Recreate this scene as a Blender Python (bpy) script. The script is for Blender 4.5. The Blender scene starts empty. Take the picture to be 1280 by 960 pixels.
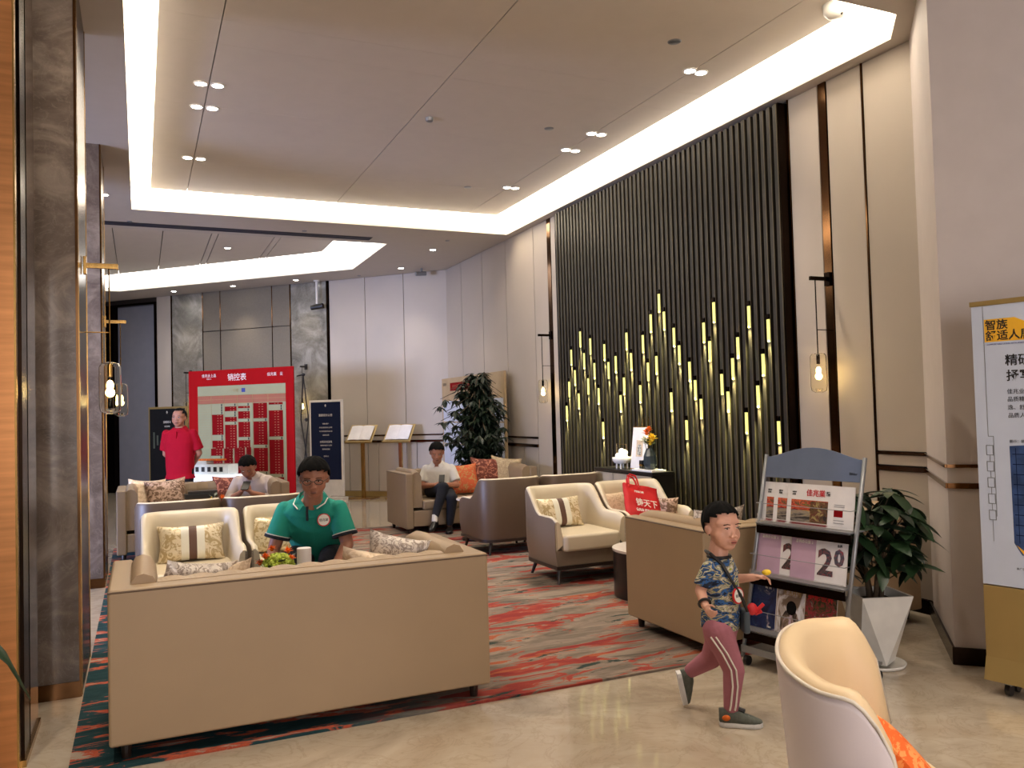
import bpy, bmesh, math, random
from mathutils import Vector, Matrix, Euler
R = math.radians
PI = math.pi
COL = bpy.context.scene.collection
SC = bpy.context.scene

# ------------------------------------------------------------------ camera
cam_d = bpy.data.cameras.new('camera')
cam = bpy.data.objects.new('camera', cam_d); COL.objects.link(cam)
cam_d.sensor_width = 36; cam_d.lens = 1039.7 / 1280 * 36; cam_d.clip_start = 0.05
yaw, pit, rol = 0.42095, 0.03257, -0.027057
fw = Vector((math.sin(yaw)*math.cos(pit), math.cos(yaw)*math.cos(pit), math.sin(pit)))
rt0 = Vector((math.cos(yaw), -math.sin(yaw), 0)); up0 = rt0.cross(fw)
rt = math.cos(rol)*rt0 + math.sin(rol)*up0; up = -math.sin(rol)*rt0 + math.cos(rol)*up0
cam.matrix_world = Matrix(((rt.x, up.x, -fw.x, 0), (rt.y, up.y, -fw.y, 0), (rt.z, up.z, -fw.z, 1.55), (0, 0, 0, 1)))
SC.camera = cam
SC.view_settings.view_transform = 'Standard'; SC.view_settings.look = 'None'
SC.view_settings.gamma = 1; SC.view_settings.exposure = 0.36
# ------------------------------------------------------------------ world and large lights
w = bpy.data.worlds.new('world'); SC.world = w; w.use_nodes = True
w.node_tree.nodes['Background'].inputs[0].default_value = (0.75, 0.8, 1.0, 1)
w.node_tree.nodes['Background'].inputs[1].default_value = 0.25

def area(name, loc, rot, sx, sy, power, col):
    l = bpy.data.lights.new(name, 'AREA'); l.shape = 'RECTANGLE'; l.size = sx; l.size_y = sy
    l.energy = power; l.color = col
    o = bpy.data.objects.new(name, l); COL.objects.link(o); o.location = loc; o.rotation_euler = rot
    return o
# daylight through the glazed front on the left, far end of the lobby
area('daylight_through_glazing', (-6.8, 6.6, 1.9), (0, R(-90), R(36)), 1.5, 3.6, 1150, (0.52, 0.61, 1.0))
# daylight from the entrance behind the camera on the right
area('daylight_from_entrance', (1.6, -3.6, 2.0), (R(90), 0, R(-14)), 5.0, 3.2, 185, (1.0, 0.91, 0.88))

# ------------------------------------------------------------------ helpers
def lin(c):
    return c/12.92 if c <= 0.04045 else ((c+0.055)/1.055)**2.4
def rgb(r, g, b):
    return (lin(r/255), lin(g/255), lin(b/255), 1)

class NT:
    def __init__(s, name):
        s.m = bpy.data.materials.new(name); s.m.use_nodes = True
        s.t = s.m.node_tree; s.p = s.t.nodes['Principled BSDF']
    def n(s, ty, **kw):
        x = s.t.nodes.new(ty)
        for k, v in kw.items():
            if k.startswith('i_'):
                x.inputs[k[2:].replace('_', ' ')].default_value = v
            else: setattr(x, k, v)
        return x
    def l(s, a, b): s.t.links.new(a, b)
    def coord(s, scale=(1, 1, 1), which='Object', rot=(0, 0, 0)):
        tc = s.n('ShaderNodeTexCoord'); mp = s.n('ShaderNodeMapping')
        mp.inputs['Scale'].default_value = scale; mp.inputs['Rotation'].default_value = rot
        s.l(tc.outputs[which], mp.inputs['Vector']); return mp.outputs['Vector']
    def noise(s, vec, scale=5, detail=4, rough=0.55, dist=0.0):
        x = s.n('ShaderNodeTexNoise'); x.inputs['Scale'].default_value = scale
        x.inputs['Detail'].default_value = detail; x.inputs['Roughness'].default_value = rough
        x.inputs['Distortion'].default_value = dist
        s.l(vec, x.inputs['Vector']); return x.outputs['Fac']
    def ramp(s, fac, stops, const=False):
        x = s.n('ShaderNodeValToRGB'); cr = x.color_ramp
        if const: cr.interpolation = 'CONSTANT'
        while len(cr.elements) < len(stops): cr.elements.new(0.5)
        for e, (p, c) in zip(cr.elements, stops):
            e.position = p; e.color = c
        s.l(fac, x.inputs['Fac']); return x.outputs['Color']
    def mix(s, fac, a, b):
        x = s.n('ShaderNodeMix', data_type='RGBA')
        for sock, v in ((x.inputs[0], fac), (x.inputs[6], a), (x.inputs[7], b)):
            if isinstance(v, (tuple, float, int)): sock.default_value = v
            else: s.l(v, sock)
        return x.outputs[2]
    def bump(s, fac, st=0.1, dist=0.01):
        x = s.n('ShaderNodeBump'); x.inputs['Strength'].default_value = st; x.inputs['Distance'].default_value = dist
        s.l(fac, x.inputs['Height']); s.l(x.outputs['Normal'], s.p.inputs['Normal'])
    def set(s, base=None, rough=None, metal=None, **kw):
        if base is not None:
            if isinstance(base, tuple): s.p.inputs['Base Color'].default_value = base
            else: s.l(base, s.p.inputs['Base Color'])
        if rough is not None: s.p.inputs['Roughness'].default_value = rough
        if metal is not None: s.p.inputs['Metallic'].default_value = metal
        for k, v in kw.items(): s.p.inputs[k.replace('_', ' ')].default_value = v
        return s.m

def plain(name, c, rough=0.5, metal=0.0, var=0.06, sc=6, bump=0.0, bsc=200):
    t = NT(name); v = t.coord()
    f = t.noise(v, sc, 3)
    a = tuple(max(0, x*(1-var)) for x in c[:3]) + (1,); b = tuple(min(1, x*(1+var)) for x in c[:3]) + (1,)
    t.set(t.ramp(f, [(0.35, a), (0.65, b)]), rough, metal)
    if bump: t.bump(t.noise(v, bsc, 2), bump, 0.002)
    return t.m
def emis(name, c, st):
    t = NT(name); t.set(c, 0.5); t.p.inputs['Emission Color'].default_value = c; t.p.inputs['Emission Strength'].default_value = st
    return t.m
def glass(name, c=(1, 1, 1, 1), rough=0.02, ior=1.2):
    t = NT(name); t.set(c, rough); t.p.inputs['Transmission Weight'].default_value = 1; t.p.inputs['IOR'].default_value = ior
    return t.m

class MB:
    """collects shapes; build() links them as ONE mesh object"""
    def __init__(s): s.v = []; s.f = []; s.mi = []; s.cur = 0
    def mat(s, i): s.cur = i; return s
    def add(s, vs, fs, M=None):
        b = len(s.v)
        s.v += [tuple(M @ Vector(p)) if M else tuple(p) for p in vs]
        s.f += [tuple(b+i for i in f) for f in fs]; s.mi += [s.cur]*len(fs); return s
    def box(s, x0, x1, y0, y1, z0, z1, M=None):
        return s.add([(x0,y0,z0),(x1,y0,z0),(x1,y1,z0),(x0,y1,z0),(x0,y0,z1),(x1,y0,z1),(x1,y1,z1),(x0,y1,z1)],
            [(0,3,2,1),(4,5,6,7),(0,1,5,4),(1,2,6,5),(2,3,7,6),(3,0,4,7)], M)
    def quad(s, a, b, c, d): return s.add([a, b, c, d], [(0, 1, 2, 3)])
    def prism(s, poly, z0, z1, M=None):
        n = len(poly)
        return s.add([(x, y, z0) for x, y in poly]+[(x, y, z1) for x, y in poly],
            [tuple(range(n-1, -1, -1)), tuple(range(n, 2*n))]+[(i, (i+1) % n, n+(i+1) % n, n+i) for i in range(n)], M)
    def loft(s, rings, closed=True, cap=True, M=None):
        n = len(rings[0]); vs = [p for r in rings for p in r]; fs = []
        for k in range(len(rings)-1):
            for i in range(n if closed else n-1):
                j = (i+1) % n; fs.append((k*n+i, k*n+j, (k+1)*n+j, (k+1)*n+i))
        if cap and closed:
            fs.append(tuple(range(n-1, -1, -1))); m = (len(rings)-1)*n; fs.append(tuple(range(m, m+n)))
        return s.add(vs, fs, M)
    def lathe(s, prof, n=24, M=None, cap=True):
        return s.loft([[(r*math.cos(2*PI*i/n), r*math.sin(2*PI*i/n), z) for i in range(n)] for r, z in prof], True, cap, M)
    def cyl(s, x, y, z0, z1, r, n=16, r2=None, M=None):
        r2 = r if r2 is None else r2
        return s.loft([[(x+q*math.cos(2*PI*i/n), y+q*math.sin(2*PI*i/n), z) for i in range(n)] for q, z in ((r, z0), (r2, z1))], True, True, M)
    def tube(s, pts, r, n=8, rs=None):
        pts = [Vector(p) for p in pts]; rings = []
        for k, p in enumerate(pts):
            d = (pts[min(k+1, len(pts)-1)]-pts[max(k-1, 0)]).normalized()
            a = Vector((0, 0, 1)) if abs(d.z) < 0.9 else Vector((1, 0, 0))
            u = d.cross(a).normalized(); v = d.cross(u).normalized(); q = rs[k] if rs else r
            rings.append([tuple(p+u*q*math.cos(2*PI*i/n)+v*q*math.sin(2*PI*i/n)) for i in range(n)])
        return s.loft(rings)
    def ell(s, c, r, n=16, m=10, rot=None):
        M = Matrix.Translation(Vector(c)) @ ((rot.to_matrix().to_4x4()) if rot else Matrix.Identity(4)) @ Matrix.Diagonal((r[0], r[1], r[2], 1))
        vs = [(0, 0, -1)]+[(math.cos(2*PI*i/n)*math.sin(PI*k/m), math.sin(2*PI*i/n)*math.sin(PI*k/m), -math.cos(PI*k/m)) for k in range(1, m) for i in range(n)]+[(0, 0, 1)]
        fs = [(0, 1+(i+1) % n, 1+i) for i in range(n)]
        for k in range(m-2):
            for i in range(n):
                j = (i+1) % n; fs.append((1+k*n+i, 1+k*n+j, 1+(k+1)*n+j, 1+(k+1)*n+i))
        b = 1+(m-2)*n; t = b+n
        fs += [(b+i, b+(i+1) % n, t) for i in range(n)]
        return s.add(vs, fs, M)
    def cone(s, a, ra, b, rb, n=14):
        """capsule that tapers from a to b"""
        a = Vector(a); b = Vector(b); d = (b-a); L = max(d.length, 1e-5); d.normalize()
        pr = [(-ra, 0.0001), (-ra*0.8, ra*0.6), (-ra*0.4, ra*0.917), (0, ra), (L, rb), (L+rb*0.4, rb*0.917), (L+rb*0.8, rb*0.6), (L+rb, 0.0001)]
        q = Vector((0, 0, 1)).rotation_difference(d)
        M = Matrix.Translation(a) @ q.to_matrix().to_4x4()
        return s.loft([[(r*math.cos(2*PI*i/n), r*math.sin(2*PI*i/n), z) for i in range(n)] for z, r in pr], True, True, M)
    def build(s, name, mats, parent=None, bevel=0, seg=2, smooth=False, loc=None, rot=None, sub=0, mods=None):
        me = bpy.data.meshes.new(name); me.from_pydata(s.v, [], s.f)
        if not isinstance(mats, (list, tuple)): mats = [mats]
        for m in mats: me.materials.append(m)
        if len(mats) > 1: me.polygons.foreach_set('material_index', s.mi)
        if smooth: me.polygons.foreach_set('use_smooth', [True]*len(me.polygons))
        me.update()
        return link(name, me, parent, bevel, seg, loc, rot, sub)
def link(name, me, parent=None, bevel=0, seg=2, loc=None, rot=None, sub=0):
    o = bpy.data.objects.new(name, me); COL.objects.link(o)
    if parent is not None: o.parent = parent
    if loc: o.location = loc
    if rot: o.rotation_euler = rot
    if bevel:
        b = o.modifiers.new('bevel', 'BEVEL'); b.width = bevel; b.segments = seg; b.limit_method = 'ANGLE'; b.angle_limit = R(35)
        me.polygons.foreach_set('use_smooth', [True]*len(me.polygons)); 
        wn = o.modifiers.new('wn', 'WEIGHTED_NORMAL'); wn.keep_sharp = True
    if sub:
        b = o.modifiers.new('sub', 'SUBSURF'); b.levels = sub; b.render_levels = sub
    return o
def autosmooth(o, ang=35):
    me = o.data; me.polygons.foreach_set('use_smooth', [True]*len(me.polygons)); me.set_sharp_from_angle(angle=R(ang)); return o
def tag(o, label=None, cat=None, group=None, kind=None):
    if label: o['label'] = label
    if cat: o['category'] = cat
    if group: o['group'] = group
    if kind: o['kind'] = kind
    return o
def thing(name, label, cat, loc=(0, 0, 0), rz=0, group=None):
    o = bpy.data.objects.new(name, None); COL.objects.link(o); o.location = loc; o.rotation_euler = (0, 0, rz)
    o.empty_display_size = 0.1
    return tag(o, label, cat, group)
def dup(root, loc, rz, label, group=None, name=None):
    def cp(o, par):
        c = o.copy(); COL.objects.link(c); c.parent = par
        for ch in list(o.children): cp(ch, c)
        return c
    r = cp(root, None); r.location = loc; r.rotation_euler = (0, 0, rz); r['label'] = label
    if group: r['group'] = group
    return r
def struct(o): o['kind'] = 'structure'; return o
def text(name, body, size, mats, parent, loc, rot, ext=0.0006, ax='CENTER', sx=1.0, bold=0.0):
    c = bpy.data.curves.new(name, 'FONT'); c.body = body; c.size = size; c.extrude = ext; c.align_x = ax; c.offset = bold
    c.resolution_u = 2
    t = bpy.data.objects.new(name, c); COL.objects.link(t)
    dg = bpy.context.evaluated_depsgraph_get()
    me = bpy.data.meshes.new_from_object(t.evaluated_get(dg)); bpy.data.objects.remove(t)
    me.materials.clear(); me.materials.append(mats)
    o = bpy.data.objects.new(name, me); COL.objects.link(o); o.parent = parent; o.location = loc; o.rotation_euler = rot
    if sx != 1: o.scale = (sx, 1, 1)
    return o
def remeshed(mb, name, mats, parent, voxel, smooth_it=6, sub=0):
    """fuse closed overlapping shapes into one continuous skin"""
    o = mb.build(name+'_tmp', mats)
    m = o.modifiers.new('r', 'REMESH'); m.mode = 'VOXEL'; m.voxel_size = voxel; m.use_smooth_shade = True
    if smooth_it:
        k = o.modifiers.new('s', 'SMOOTH'); k.factor = 0.5; k.iterations = smooth_it
    dg = bpy.context.evaluated_depsgraph_get(); me = bpy.data.meshes.new_from_object(o.evaluated_get(dg))
    bpy.data.objects.remove(o)
    me.name = name
    if not isinstance(mats, (list, tuple)): mats = [mats]
    me.materials.clear()
    for q in mats: me.materials.append(q)
    me.polygons.foreach_set('use_smooth', [True]*len(me.polygons))
    r = bpy.data.objects.new(name, me); COL.objects.link(r); r.parent = parent
    return r
# ------------------------------------------------------------------ materials
M = {}
def m_floor():
    t = NT('polished_beige_marble'); v = t.coord()
    a = t.noise(v, 0.9, 8, 0.6, 1.6); b = t.noise(v, 3.2, 9, 0.62, 2.2)
    c = t.ramp(a, [(0.3, rgb(156, 142, 124)), (0.5, rgb(190, 176, 156)), (0.7, rgb(168, 150, 128))])
    vein = t.ramp(b, [(0.47, (0, 0, 0, 1)), (0.5, (1, 1, 1, 1)), (0.53, (0, 0, 0, 1))])
    sp = t.ramp(t.noise(v, 9, 6, 0.7, 1.0), [(0.62, (0, 0, 0, 1)), (0.72, (1, 1, 1, 1))])
    c = t.mix(0.0, c, c)
    x = t.n('ShaderNodeMath', operation='MULTIPLY'); t.l(vein, x.inputs[0]); x.inputs[1].default_value = 0.3
    c1 = t.mix(x.outputs[0], c, rgb(140, 122, 100))
    y = t.n('ShaderNodeMath', operation='MULTIPLY'); t.l(sp, y.inputs[0]); y.inputs[1].default_value = 0.45
    c2 = t.mix(y.outputs[0], c1, rgb(205, 194, 178))
    t.set(c2, 0.085); t.p.inputs['Coat Weight'].default_value = 0.3; t.p.inputs['Coat Roughness'].default_value = 0.04
    return t.m
M['floor'] = m_floor()
def m_marble(name, d, m, l, sc=1.3, rough=0.12):
    t = NT(name); v = t.coord()
    a = t.noise(v, sc, 9, 0.62, 1.4)
    c = t.ramp(a, [(0.28, d), (0.5, m), (0.72, l)])
    b = t.noise(v, sc*2.4, 6, 0.6, 3.0)
    vein = t.ramp(b, [(0.475, (0, 0, 0, 1)), (0.5, (1, 1, 1, 1)), (0.52, (0, 0, 0, 1))])
    x = t.n('ShaderNodeMath', operation='MULTIPLY'); t.l(vein, x.inputs[0]); x.inputs[1].default_value = 0.25
    t.set(t.mix(x.outputs[0], c, l), rough); return t.m
M['col_marble'] = m_marble('brown_grey_marble', rgb(84, 74, 66), rgb(118, 104, 94), rgb(168, 154, 140), 2.2)
M['wall_marble'] = m_marble('grey_marble', rgb(92, 88, 78), rgb(132, 127, 116), rgb(176, 172, 162), 1.6, 0.2)
M['panel'] = plain('ivory_wall_panel', rgb(184, 173, 160), 0.55, 0, 0.02, 2, 0.15, 350)
M['wall'] = plain('ivory_paint', rgb(206, 196, 192), 0.6, 0, 0.02)
M['ceil'] = plain('warm_white_ceiling', rgb(198, 188, 176), 0.7, 0, 0.015)
M['soffit'] = plain('soffit_paint', rgb(190, 182, 172), 0.7, 0, 0.015)
M['riser'] = plain('cove_riser_paint', rgb(225, 218, 204), 0.6, 0, 0.01)
M['fabric_panel'] = plain('taupe_fabric_panel', rgb(122, 113, 98), 0.85, 0, 0.04, 30, 0.3, 500)
M['joint'] = plain('dark_joint', rgb(38, 30, 24), 0.5)
def m_bronze(name, c, rough, sc):
    t = NT(name); v = t.coord(sc); f = t.noise(v, 4, 5, 0.6)
    t.set(t.ramp(f, [(0.35, tuple(x*0.75 for x in c[:3])+(1,)), (0.65, c)]), rough, 1.0)
    return t.m
M['bronze'] = m_bronze('polished_bronze', rgb(112, 80, 52), 0.14, (1, 1, 0.3))
M['dark_bronze'] = m_bronze('dark_bronze', rgb(36, 26, 19), 0.25, (1, 1, 0.3))
M['copper'] = m_bronze('brushed_copper', rgb(216, 150, 96), 0.34, (0.4, 0.4, 7))
M['gold'] = m_bronze('brushed_gold', rgb(196, 156, 92), 0.25, (8, 1, 1))
M['gold_paint'] = plain('gold_paint', rgb(168, 142, 88), 0.35, 0.35, 0.03)
M['slat'] = plain('dark_olive_bronze_slat', rgb(33, 28, 21), 0.5, 0.1, 0.06, 3)
M['slat_back'] = plain('slat_backing', rgb(34, 29, 22), 0.6)
M['cove'] = emis('cove_light_diffuser', (1.0, 0.91, 0.77, 1), 5.0)
M['dl'] = emis('downlight_lens', (1.0, 0.94, 0.84, 1), 26)
M['white_metal'] = plain('white_trim', rgb(226, 222, 214), 0.4)
M['slot'] = emis('slat_lamp_glow', (0.72, 0.68, 0.20, 1), 0.80)  # emission in place of the slat face washed by a small lamp
M['cab_door'] = plain('taupe_lacquer_door', rgb(172, 158, 134), 0.5)
M['slat_edge'] = plain('slat_edge_highlight', rgb(88, 80, 64), 0.35, 0.3)  # paler colour imitates the highlight along a slat edge
M['cove2'] = emis('rear_cove_diffuser', (1.0, 0.96, 0.90, 1), 2.6)
M['dark_stone'] = plain('dark_brown_stone', rgb(70, 60, 52), 0.4)
M['bulb'] = emis('warm_bulb', (1.0, 0.66, 0.22, 1), 30)
M['glass'] = glass('clear_glass', (1, 0.98, 0.9, 1), 0.01, 1.12)
M['smoke_glass'] = glass('smoked_glass', rgb(120, 130, 130), 0.03, 1.3)
def leather(name, c, rough=0.42):
    t = NT(name); v = t.coord(); f = t.noise(v, 1.8, 3)
    t.set(t.ramp(f, [(0.3, tuple(x*0.93 for x in c[:3])+(1,)), (0.7, c)]), rough)
    vo = t.n('ShaderNodeTexVoronoi'); vo.inputs['Scale'].default_value = 420; t.l(v, vo.inputs['Vector'])
    t.bump(vo.outputs['Distance'], 0.12, 0.0015); return t.m
M['sofa'] = leather('tan_leather', rgb(170, 145, 114))
M['sofa_in'] = leather('tan_leather_cushion', rgb(174, 148, 116))
M['sofa_far'] = leather('taupe_leather', rgb(142, 122, 98))
M['cream'] = leather('cream_leather', rgb(212, 198, 172), 0.36)
M['chair_out'] = leather('grey_brown_leather', rgb(128, 112, 96), 0.4)
M['chair_dark'] = leather('dark_brown_leather', rgb(96, 78, 62), 0.45)
M['tub_out'] = leather('pale_lilac_grey_leather', rgb(222, 211, 214), 0.42)
M['tub_in'] = leather('honey_cream_leather', rgb(226, 200, 160), 0.42)
M['black'] = plain('black_lacquer', rgb(22, 19, 18), 0.3)
M['dark_wood'] = plain('dark_wood', rgb(44, 32, 26), 0.35, 0, 0.15, 20)
M['white_top'] = plain('white_stone_top', rgb(222, 214, 208), 0.18, 0, 0.03)
M['white_cer'] = plain('white_ceramic', rgb(236, 234, 228), 0.25)
M['grey_metal'] = plain('grey_metal', rgb(140, 142, 146), 0.35, 0.6)
M['rack_blue'] = plain('blue_grey_painted_metal', rgb(104, 116, 140), 0.45, 0.1)
M['paper'] = plain('white_paper', rgb(232, 228, 228), 0.6)
M['red_board'] = plain('red_board', rgb(160, 16, 20), 0.95, 0, 0.02)
M['red_cell'] = plain('red_print', rgb(128, 13, 17), 0.95, 0, 0.02)
M['cream_cell'] = plain('pale_green_print', rgb(158, 156, 122), 0.9, 0, 0.02)
M['peach_cell'] = plain('peach_print', rgb(164, 104, 82), 0.9, 0, 0.02)
M['navy'] = plain('navy_board', rgb(28, 36, 62), 0.9, 0, 0.03)
M['char'] = plain('charcoal_board', rgb(30, 30, 32), 0.9)
M['ink'] = plain('black_ink', rgb(30, 28, 30), 0.5)
M['white_ink'] = plain('white_ink', rgb(240, 236, 226), 0.5)
M['red_ink'] = plain('red_ink', rgb(206, 38, 44), 0.5)
M['blue_ink'] = plain('blue_ink', rgb(50, 60, 130), 0.5)
M['yellow_ink'] = plain('yellow_ink', rgb(236, 178, 44), 0.5)
M['light_face'] = plain('pale_blue_poster', rgb(196, 204, 222), 0.25, 0, 0.02)
M['blue_print'] = plain('blue_poster_print', rgb(52, 74, 118), 0.35, 0, 0.35, 12)
M['leaf'] = plain('dark_green_leaf', rgb(38, 62, 36), 0.38, 0, 0.35, 5)
M['leaf2'] = plain('deep_green_leaf', rgb(20, 36, 22), 0.45, 0, 0.3, 4)
M['bark'] = plain('brown_bark', rgb(74, 60, 44), 0.8, 0, 0.3, 20)
M['soil'] = plain('soil', rgb(36, 28, 22), 0.9, 0, 0.4, 60)
M['red_bag'] = plain('red_nonwoven_bag', rgb(206, 28, 34), 0.6, 0, 0.06, 5, 0.2, 300)
M['hair'] = plain('black_hair', rgb(10, 9, 9), 0.85, 0, 0.3, 60, 0.8, 160); M['hair'].node_tree.nodes['Principled BSDF'].inputs['Specular IOR Level'].default_value = 0.15
M['skin_boy'] = plain('skin_light', rgb(214, 160, 136), 0.5, 0, 0.04, 12)
M['skin'] = plain('skin_tan', rgb(168, 114, 90), 0.5, 0, 0.05, 12)
M['skin_lip_b'] = plain('lip_pink', rgb(186, 108, 98), 0.45)
M['skin_lip'] = plain('lip_brown', rgb(140, 82, 70), 0.45)
M['eye_white'] = plain('eye_white', rgb(225, 218, 212), 0.3)
M['iris'] = plain('dark_iris', rgb(24, 16, 14), 0.2)
def cloth(name, c, var=0.08):
    t = NT(name); v = t.coord(); f = t.noise(v, 7, 4, 0.5, 0.6)
    t.set(t.ramp(f, [(0.35, tuple(x*(1-var) for x in c[:3])+(1,)), (0.65, c)]), 0.85)
    g = t.noise(v, 9, 3, 0.5, 1.2); t.bump(g, 0.35, 0.02); return t.m
M['teal'] = cloth('teal_green_cotton', rgb(22, 142, 124))
M['teal_dark'] = cloth('dark_navy_trim', rgb(24, 30, 40))
M['white_cloth'] = cloth('white_cotton', rgb(214, 210, 204))
M['stripe_shirt'] = cloth('pale_lilac_shirt', rgb(196, 182, 176))
M['red_shirt'] = cloth('red_cotton', rgb(166, 16, 38))
M['dark_trousers'] = cloth('dark_trousers', rgb(34, 36, 46))
M['pink_trousers'] = cloth('dusty_pink_jersey', rgb(178, 112, 126))
M['pipe_dark'] = plain('dark_piping', rgb(92, 72, 54), 0.5)
M['pipe_light'] = plain('light_piping', rgb(214, 204, 190), 0.5)
def m_camo():
    t = NT('blue_grey_printed_cotton'); v = t.coord((1, 1, 2.2))
    f = t.noise(v, 12, 3, 0.6, 1.2)
    c = t.ramp(f, [(0.0, rgb(30, 40, 60)), (0.42, rgb(48, 96, 156)), (0.475, rgb(84, 92, 88)), (0.51, rgb(170, 160, 134)), (0.56, rgb(214, 208, 190)), (0.59, rgb(168, 170, 70)), (0.62, rgb(46, 74, 120))], True)
    t.set(c, 0.85); return t.m
M['camo'] = m_camo()
M['camo_blue'] = plain('blue_sleeve_cloth', rgb(44, 84, 150), 0.85, 0, 0.5, 22)
def m_rug():
    t = NT('woven_rug'); v = t.coord((0.75, 2.5, 1))
    warp = t.n('ShaderNodeTexNoise'); warp.inputs['Scale'].default_value = 1.6; warp.inputs['Detail'].default_value = 3; t.l(v, warp.inputs['Vector'])
    ad = t.n('ShaderNodeVectorMath', operation='MULTIPLY_ADD'); t.l(warp.outputs['Color'], ad.inputs[0]); ad.inputs[1].default_value = (0.9, 0.55, 0); t.l(v, ad.inputs[2])
    wv = ad.outputs[0]
    n1 = t.noise(wv, 1.9, 7, 0.62, 0.5)
    n2 = t.noise(wv, 3.0, 6, 0.62, 0.4)
    v3 = t.coord((0.8, 3.4, 1), rot=(0, 0, 0.15))
    n3 = t.noise(v3, 2.3, 6, 0.65, 0.8)
    base = t.ramp(n2, [(0.32, rgb(92, 84, 76)), (0.5, rgb(136, 122, 110)), (0.60, rgb(156, 140, 126))])
    red = t.ramp(n1, [(0.53, rgb(172, 92, 68)), (0.57, rgb(158, 70, 60)), (0.64, rgb(138, 56, 54))])
    fr = t.ramp(n1, [(0.54, (0, 0, 0, 1)), (0.555, (1, 1, 1, 1))])
    c = t.mix(fr, base, red)
    fo = t.ramp(n2, [(0.60, (0, 0, 0, 1)), (0.615, (1, 1, 1, 1))]); c = t.mix(fo, c, rgb(170, 94, 66))
    ft = t.ramp(n3, [(0.60, (0, 0, 0, 1)), (0.63, (1, 1, 1, 1))]); c = t.mix(ft, c, rgb(52, 66, 62))
    # the left border of the rug is woven mostly in teal
    sep = t.n('ShaderNodeSeparateXYZ'); tc = t.n('ShaderNodeTexCoord'); t.l(tc.outputs['Object'], sep.inputs[0])
    mr = t.n('ShaderNodeMapRange'); t.l(sep.outputs['X'], mr.inputs['Value'])
    mr.inputs['From Min'].default_value = 1.6; mr.inputs['From Max'].default_value = 0.9; mr.inputs['To Min'].default_value = 0; mr.inputs['To Max'].default_value = 1
    teal = t.ramp(n3, [(0.40, rgb(34, 60, 64)), (0.53, rgb(44, 72, 76)), (0.555, rgb(190, 96, 70)), (0.60, rgb(178, 80, 58)), (0.63, rgb(170, 156, 140))])
    c = t.mix(mr.outputs[0], c, teal)
    t.set(c, 0.95); t.bump(t.noise(t.coord(), 320, 2), 0.6, 0.004); return t.m
M['rug'] = m_rug()
def m_damask(name, a, b, sc=26, rough=0.35, thr=0.52, sheen=0.3):
    t = NT(name); v = t.coord(); f = t.noise(v, sc, 3, 0.6, 2.5)
    t.set(t.ramp(f, [(thr-0.03, a), (thr+0.03, b)]), rough, 0.15); t.bump(f, 0.2, 0.003); return t.m
M['silk_gold'] = m_damask('gold_silk_damask', rgb(222, 208, 178), rgb(180, 158, 116), 15, 0.3)
M['silk_cream'] = m_damask('cream_silk', rgb(226, 204, 176), rgb(206, 180, 150), 14)
M['silk_white'] = plain('ivory_silk', rgb(226, 222, 206), 0.4)
M['brown_band'] = plain('brown_band_cloth', rgb(96, 66, 52), 0.6)
M['silver_weave'] = m_damask('silver_branch_print', rgb(222, 212, 202), rgb(158, 144, 134), 22)
M['orange_print'] = m_damask('orange_floral_print', rgb(206, 96, 58), rgb(190, 152, 96), 12, 0.7, 0.55)
M['red_print'] = m_damask('red_brown_floral_print', rgb(110, 52, 40), rgb(196, 128, 104), 12, 0.7, 0.56)
M['floral'] = m_damask('brown_coral_floral_print', rgb(112, 84, 62), rgb(196, 166, 146), 13, 0.6, 0.5)
M['beige_lace'] = m_damask('beige_lace', rgb(160, 140, 112), rgb(190, 172, 140), 30, 0.6)
M['bright_orange'] = m_damask('bright_orange_chenille', rgb(226, 100, 34), rgb(238, 150, 84), 20, 0.8)
M['fl_green'] = plain('lime_hydrangea', rgb(176, 192, 70), 0.7, 0, 0.3, 40)
M['fl_orange'] = plain('orange_petal', rgb(232, 110, 20), 0.6, 0, 0.3, 30)
M['fl_yellow'] = plain('yellow_petal', rgb(240, 196, 40), 0.6, 0, 0.2, 30)
M['fl_white'] = plain('cream_petal', rgb(224, 226, 190), 0.6, 0, 0.1, 30)
M['rubber'] = plain('dark_grey_rubber', rgb(64, 66, 66), 0.7)
M['shoe_grey'] = plain('grey_green_mesh', rgb(92, 96, 88), 0.8, 0, 0.15, 60)
M['shoe_white'] = plain('white_sole', rgb(222, 222, 222), 0.5)
M['door_grey'] = plain('blue_grey_wall', rgb(128, 128, 136), 0.6, 0, 0.03)

for k_ in ('red_board', 'red_cell', 'cream_cell', 'peach_cell', 'navy', 'char', 'red_shirt', 'rug'):
    M[k_].node_tree.nodes['Principled BSDF'].inputs['Specular IOR Level'].default_value = 0.12
# ------------------------------------------------------------------ room shell
XW, ZC = 5.19, 4.2
o = struct(MB().box(-5.4, 8.0, -4.2, 21.5, -0.12, 0).build('floor', M['floor']))
# ceiling slab: soffit at 4.2 m with the two recesses cut out (strips around them)
def poly_ring(mb, outer, inner, z):
    n = len(inner)
    for i in range(n):
        j = (i+1) % n
        mb.quad((*outer[i], z), (*outer[j], z), (*inner[j], z), (*inner[i], z))
tray = [(-0.07, 4.03), (4.77, 4.03), (5.055, 4.33), (5.055, 11.34), (-0.07, 11.34), (-0.07, 11.0)]
tro = [(-5.4, -4.2), (8.0, -4.2), (8.0, 4.33), (8.0, 11.9), (-5.4, 11.9), (-5.4, 11.0)]
rear = [(-3.6, 12.5), (3.53, 12.5), (3.55, 14.85), (-0.35, 18.62), (-3.6, 18.62)]
rro = [(-5.4, 11.9), (8.0, 11.9), (8.0, 14.85), (-0.35, 21.5), (-5.4, 21.5)]
mb = MB()
poly_ring(mb, tro, tray, ZC); poly_ring(mb, rro, rear, ZC)
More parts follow.
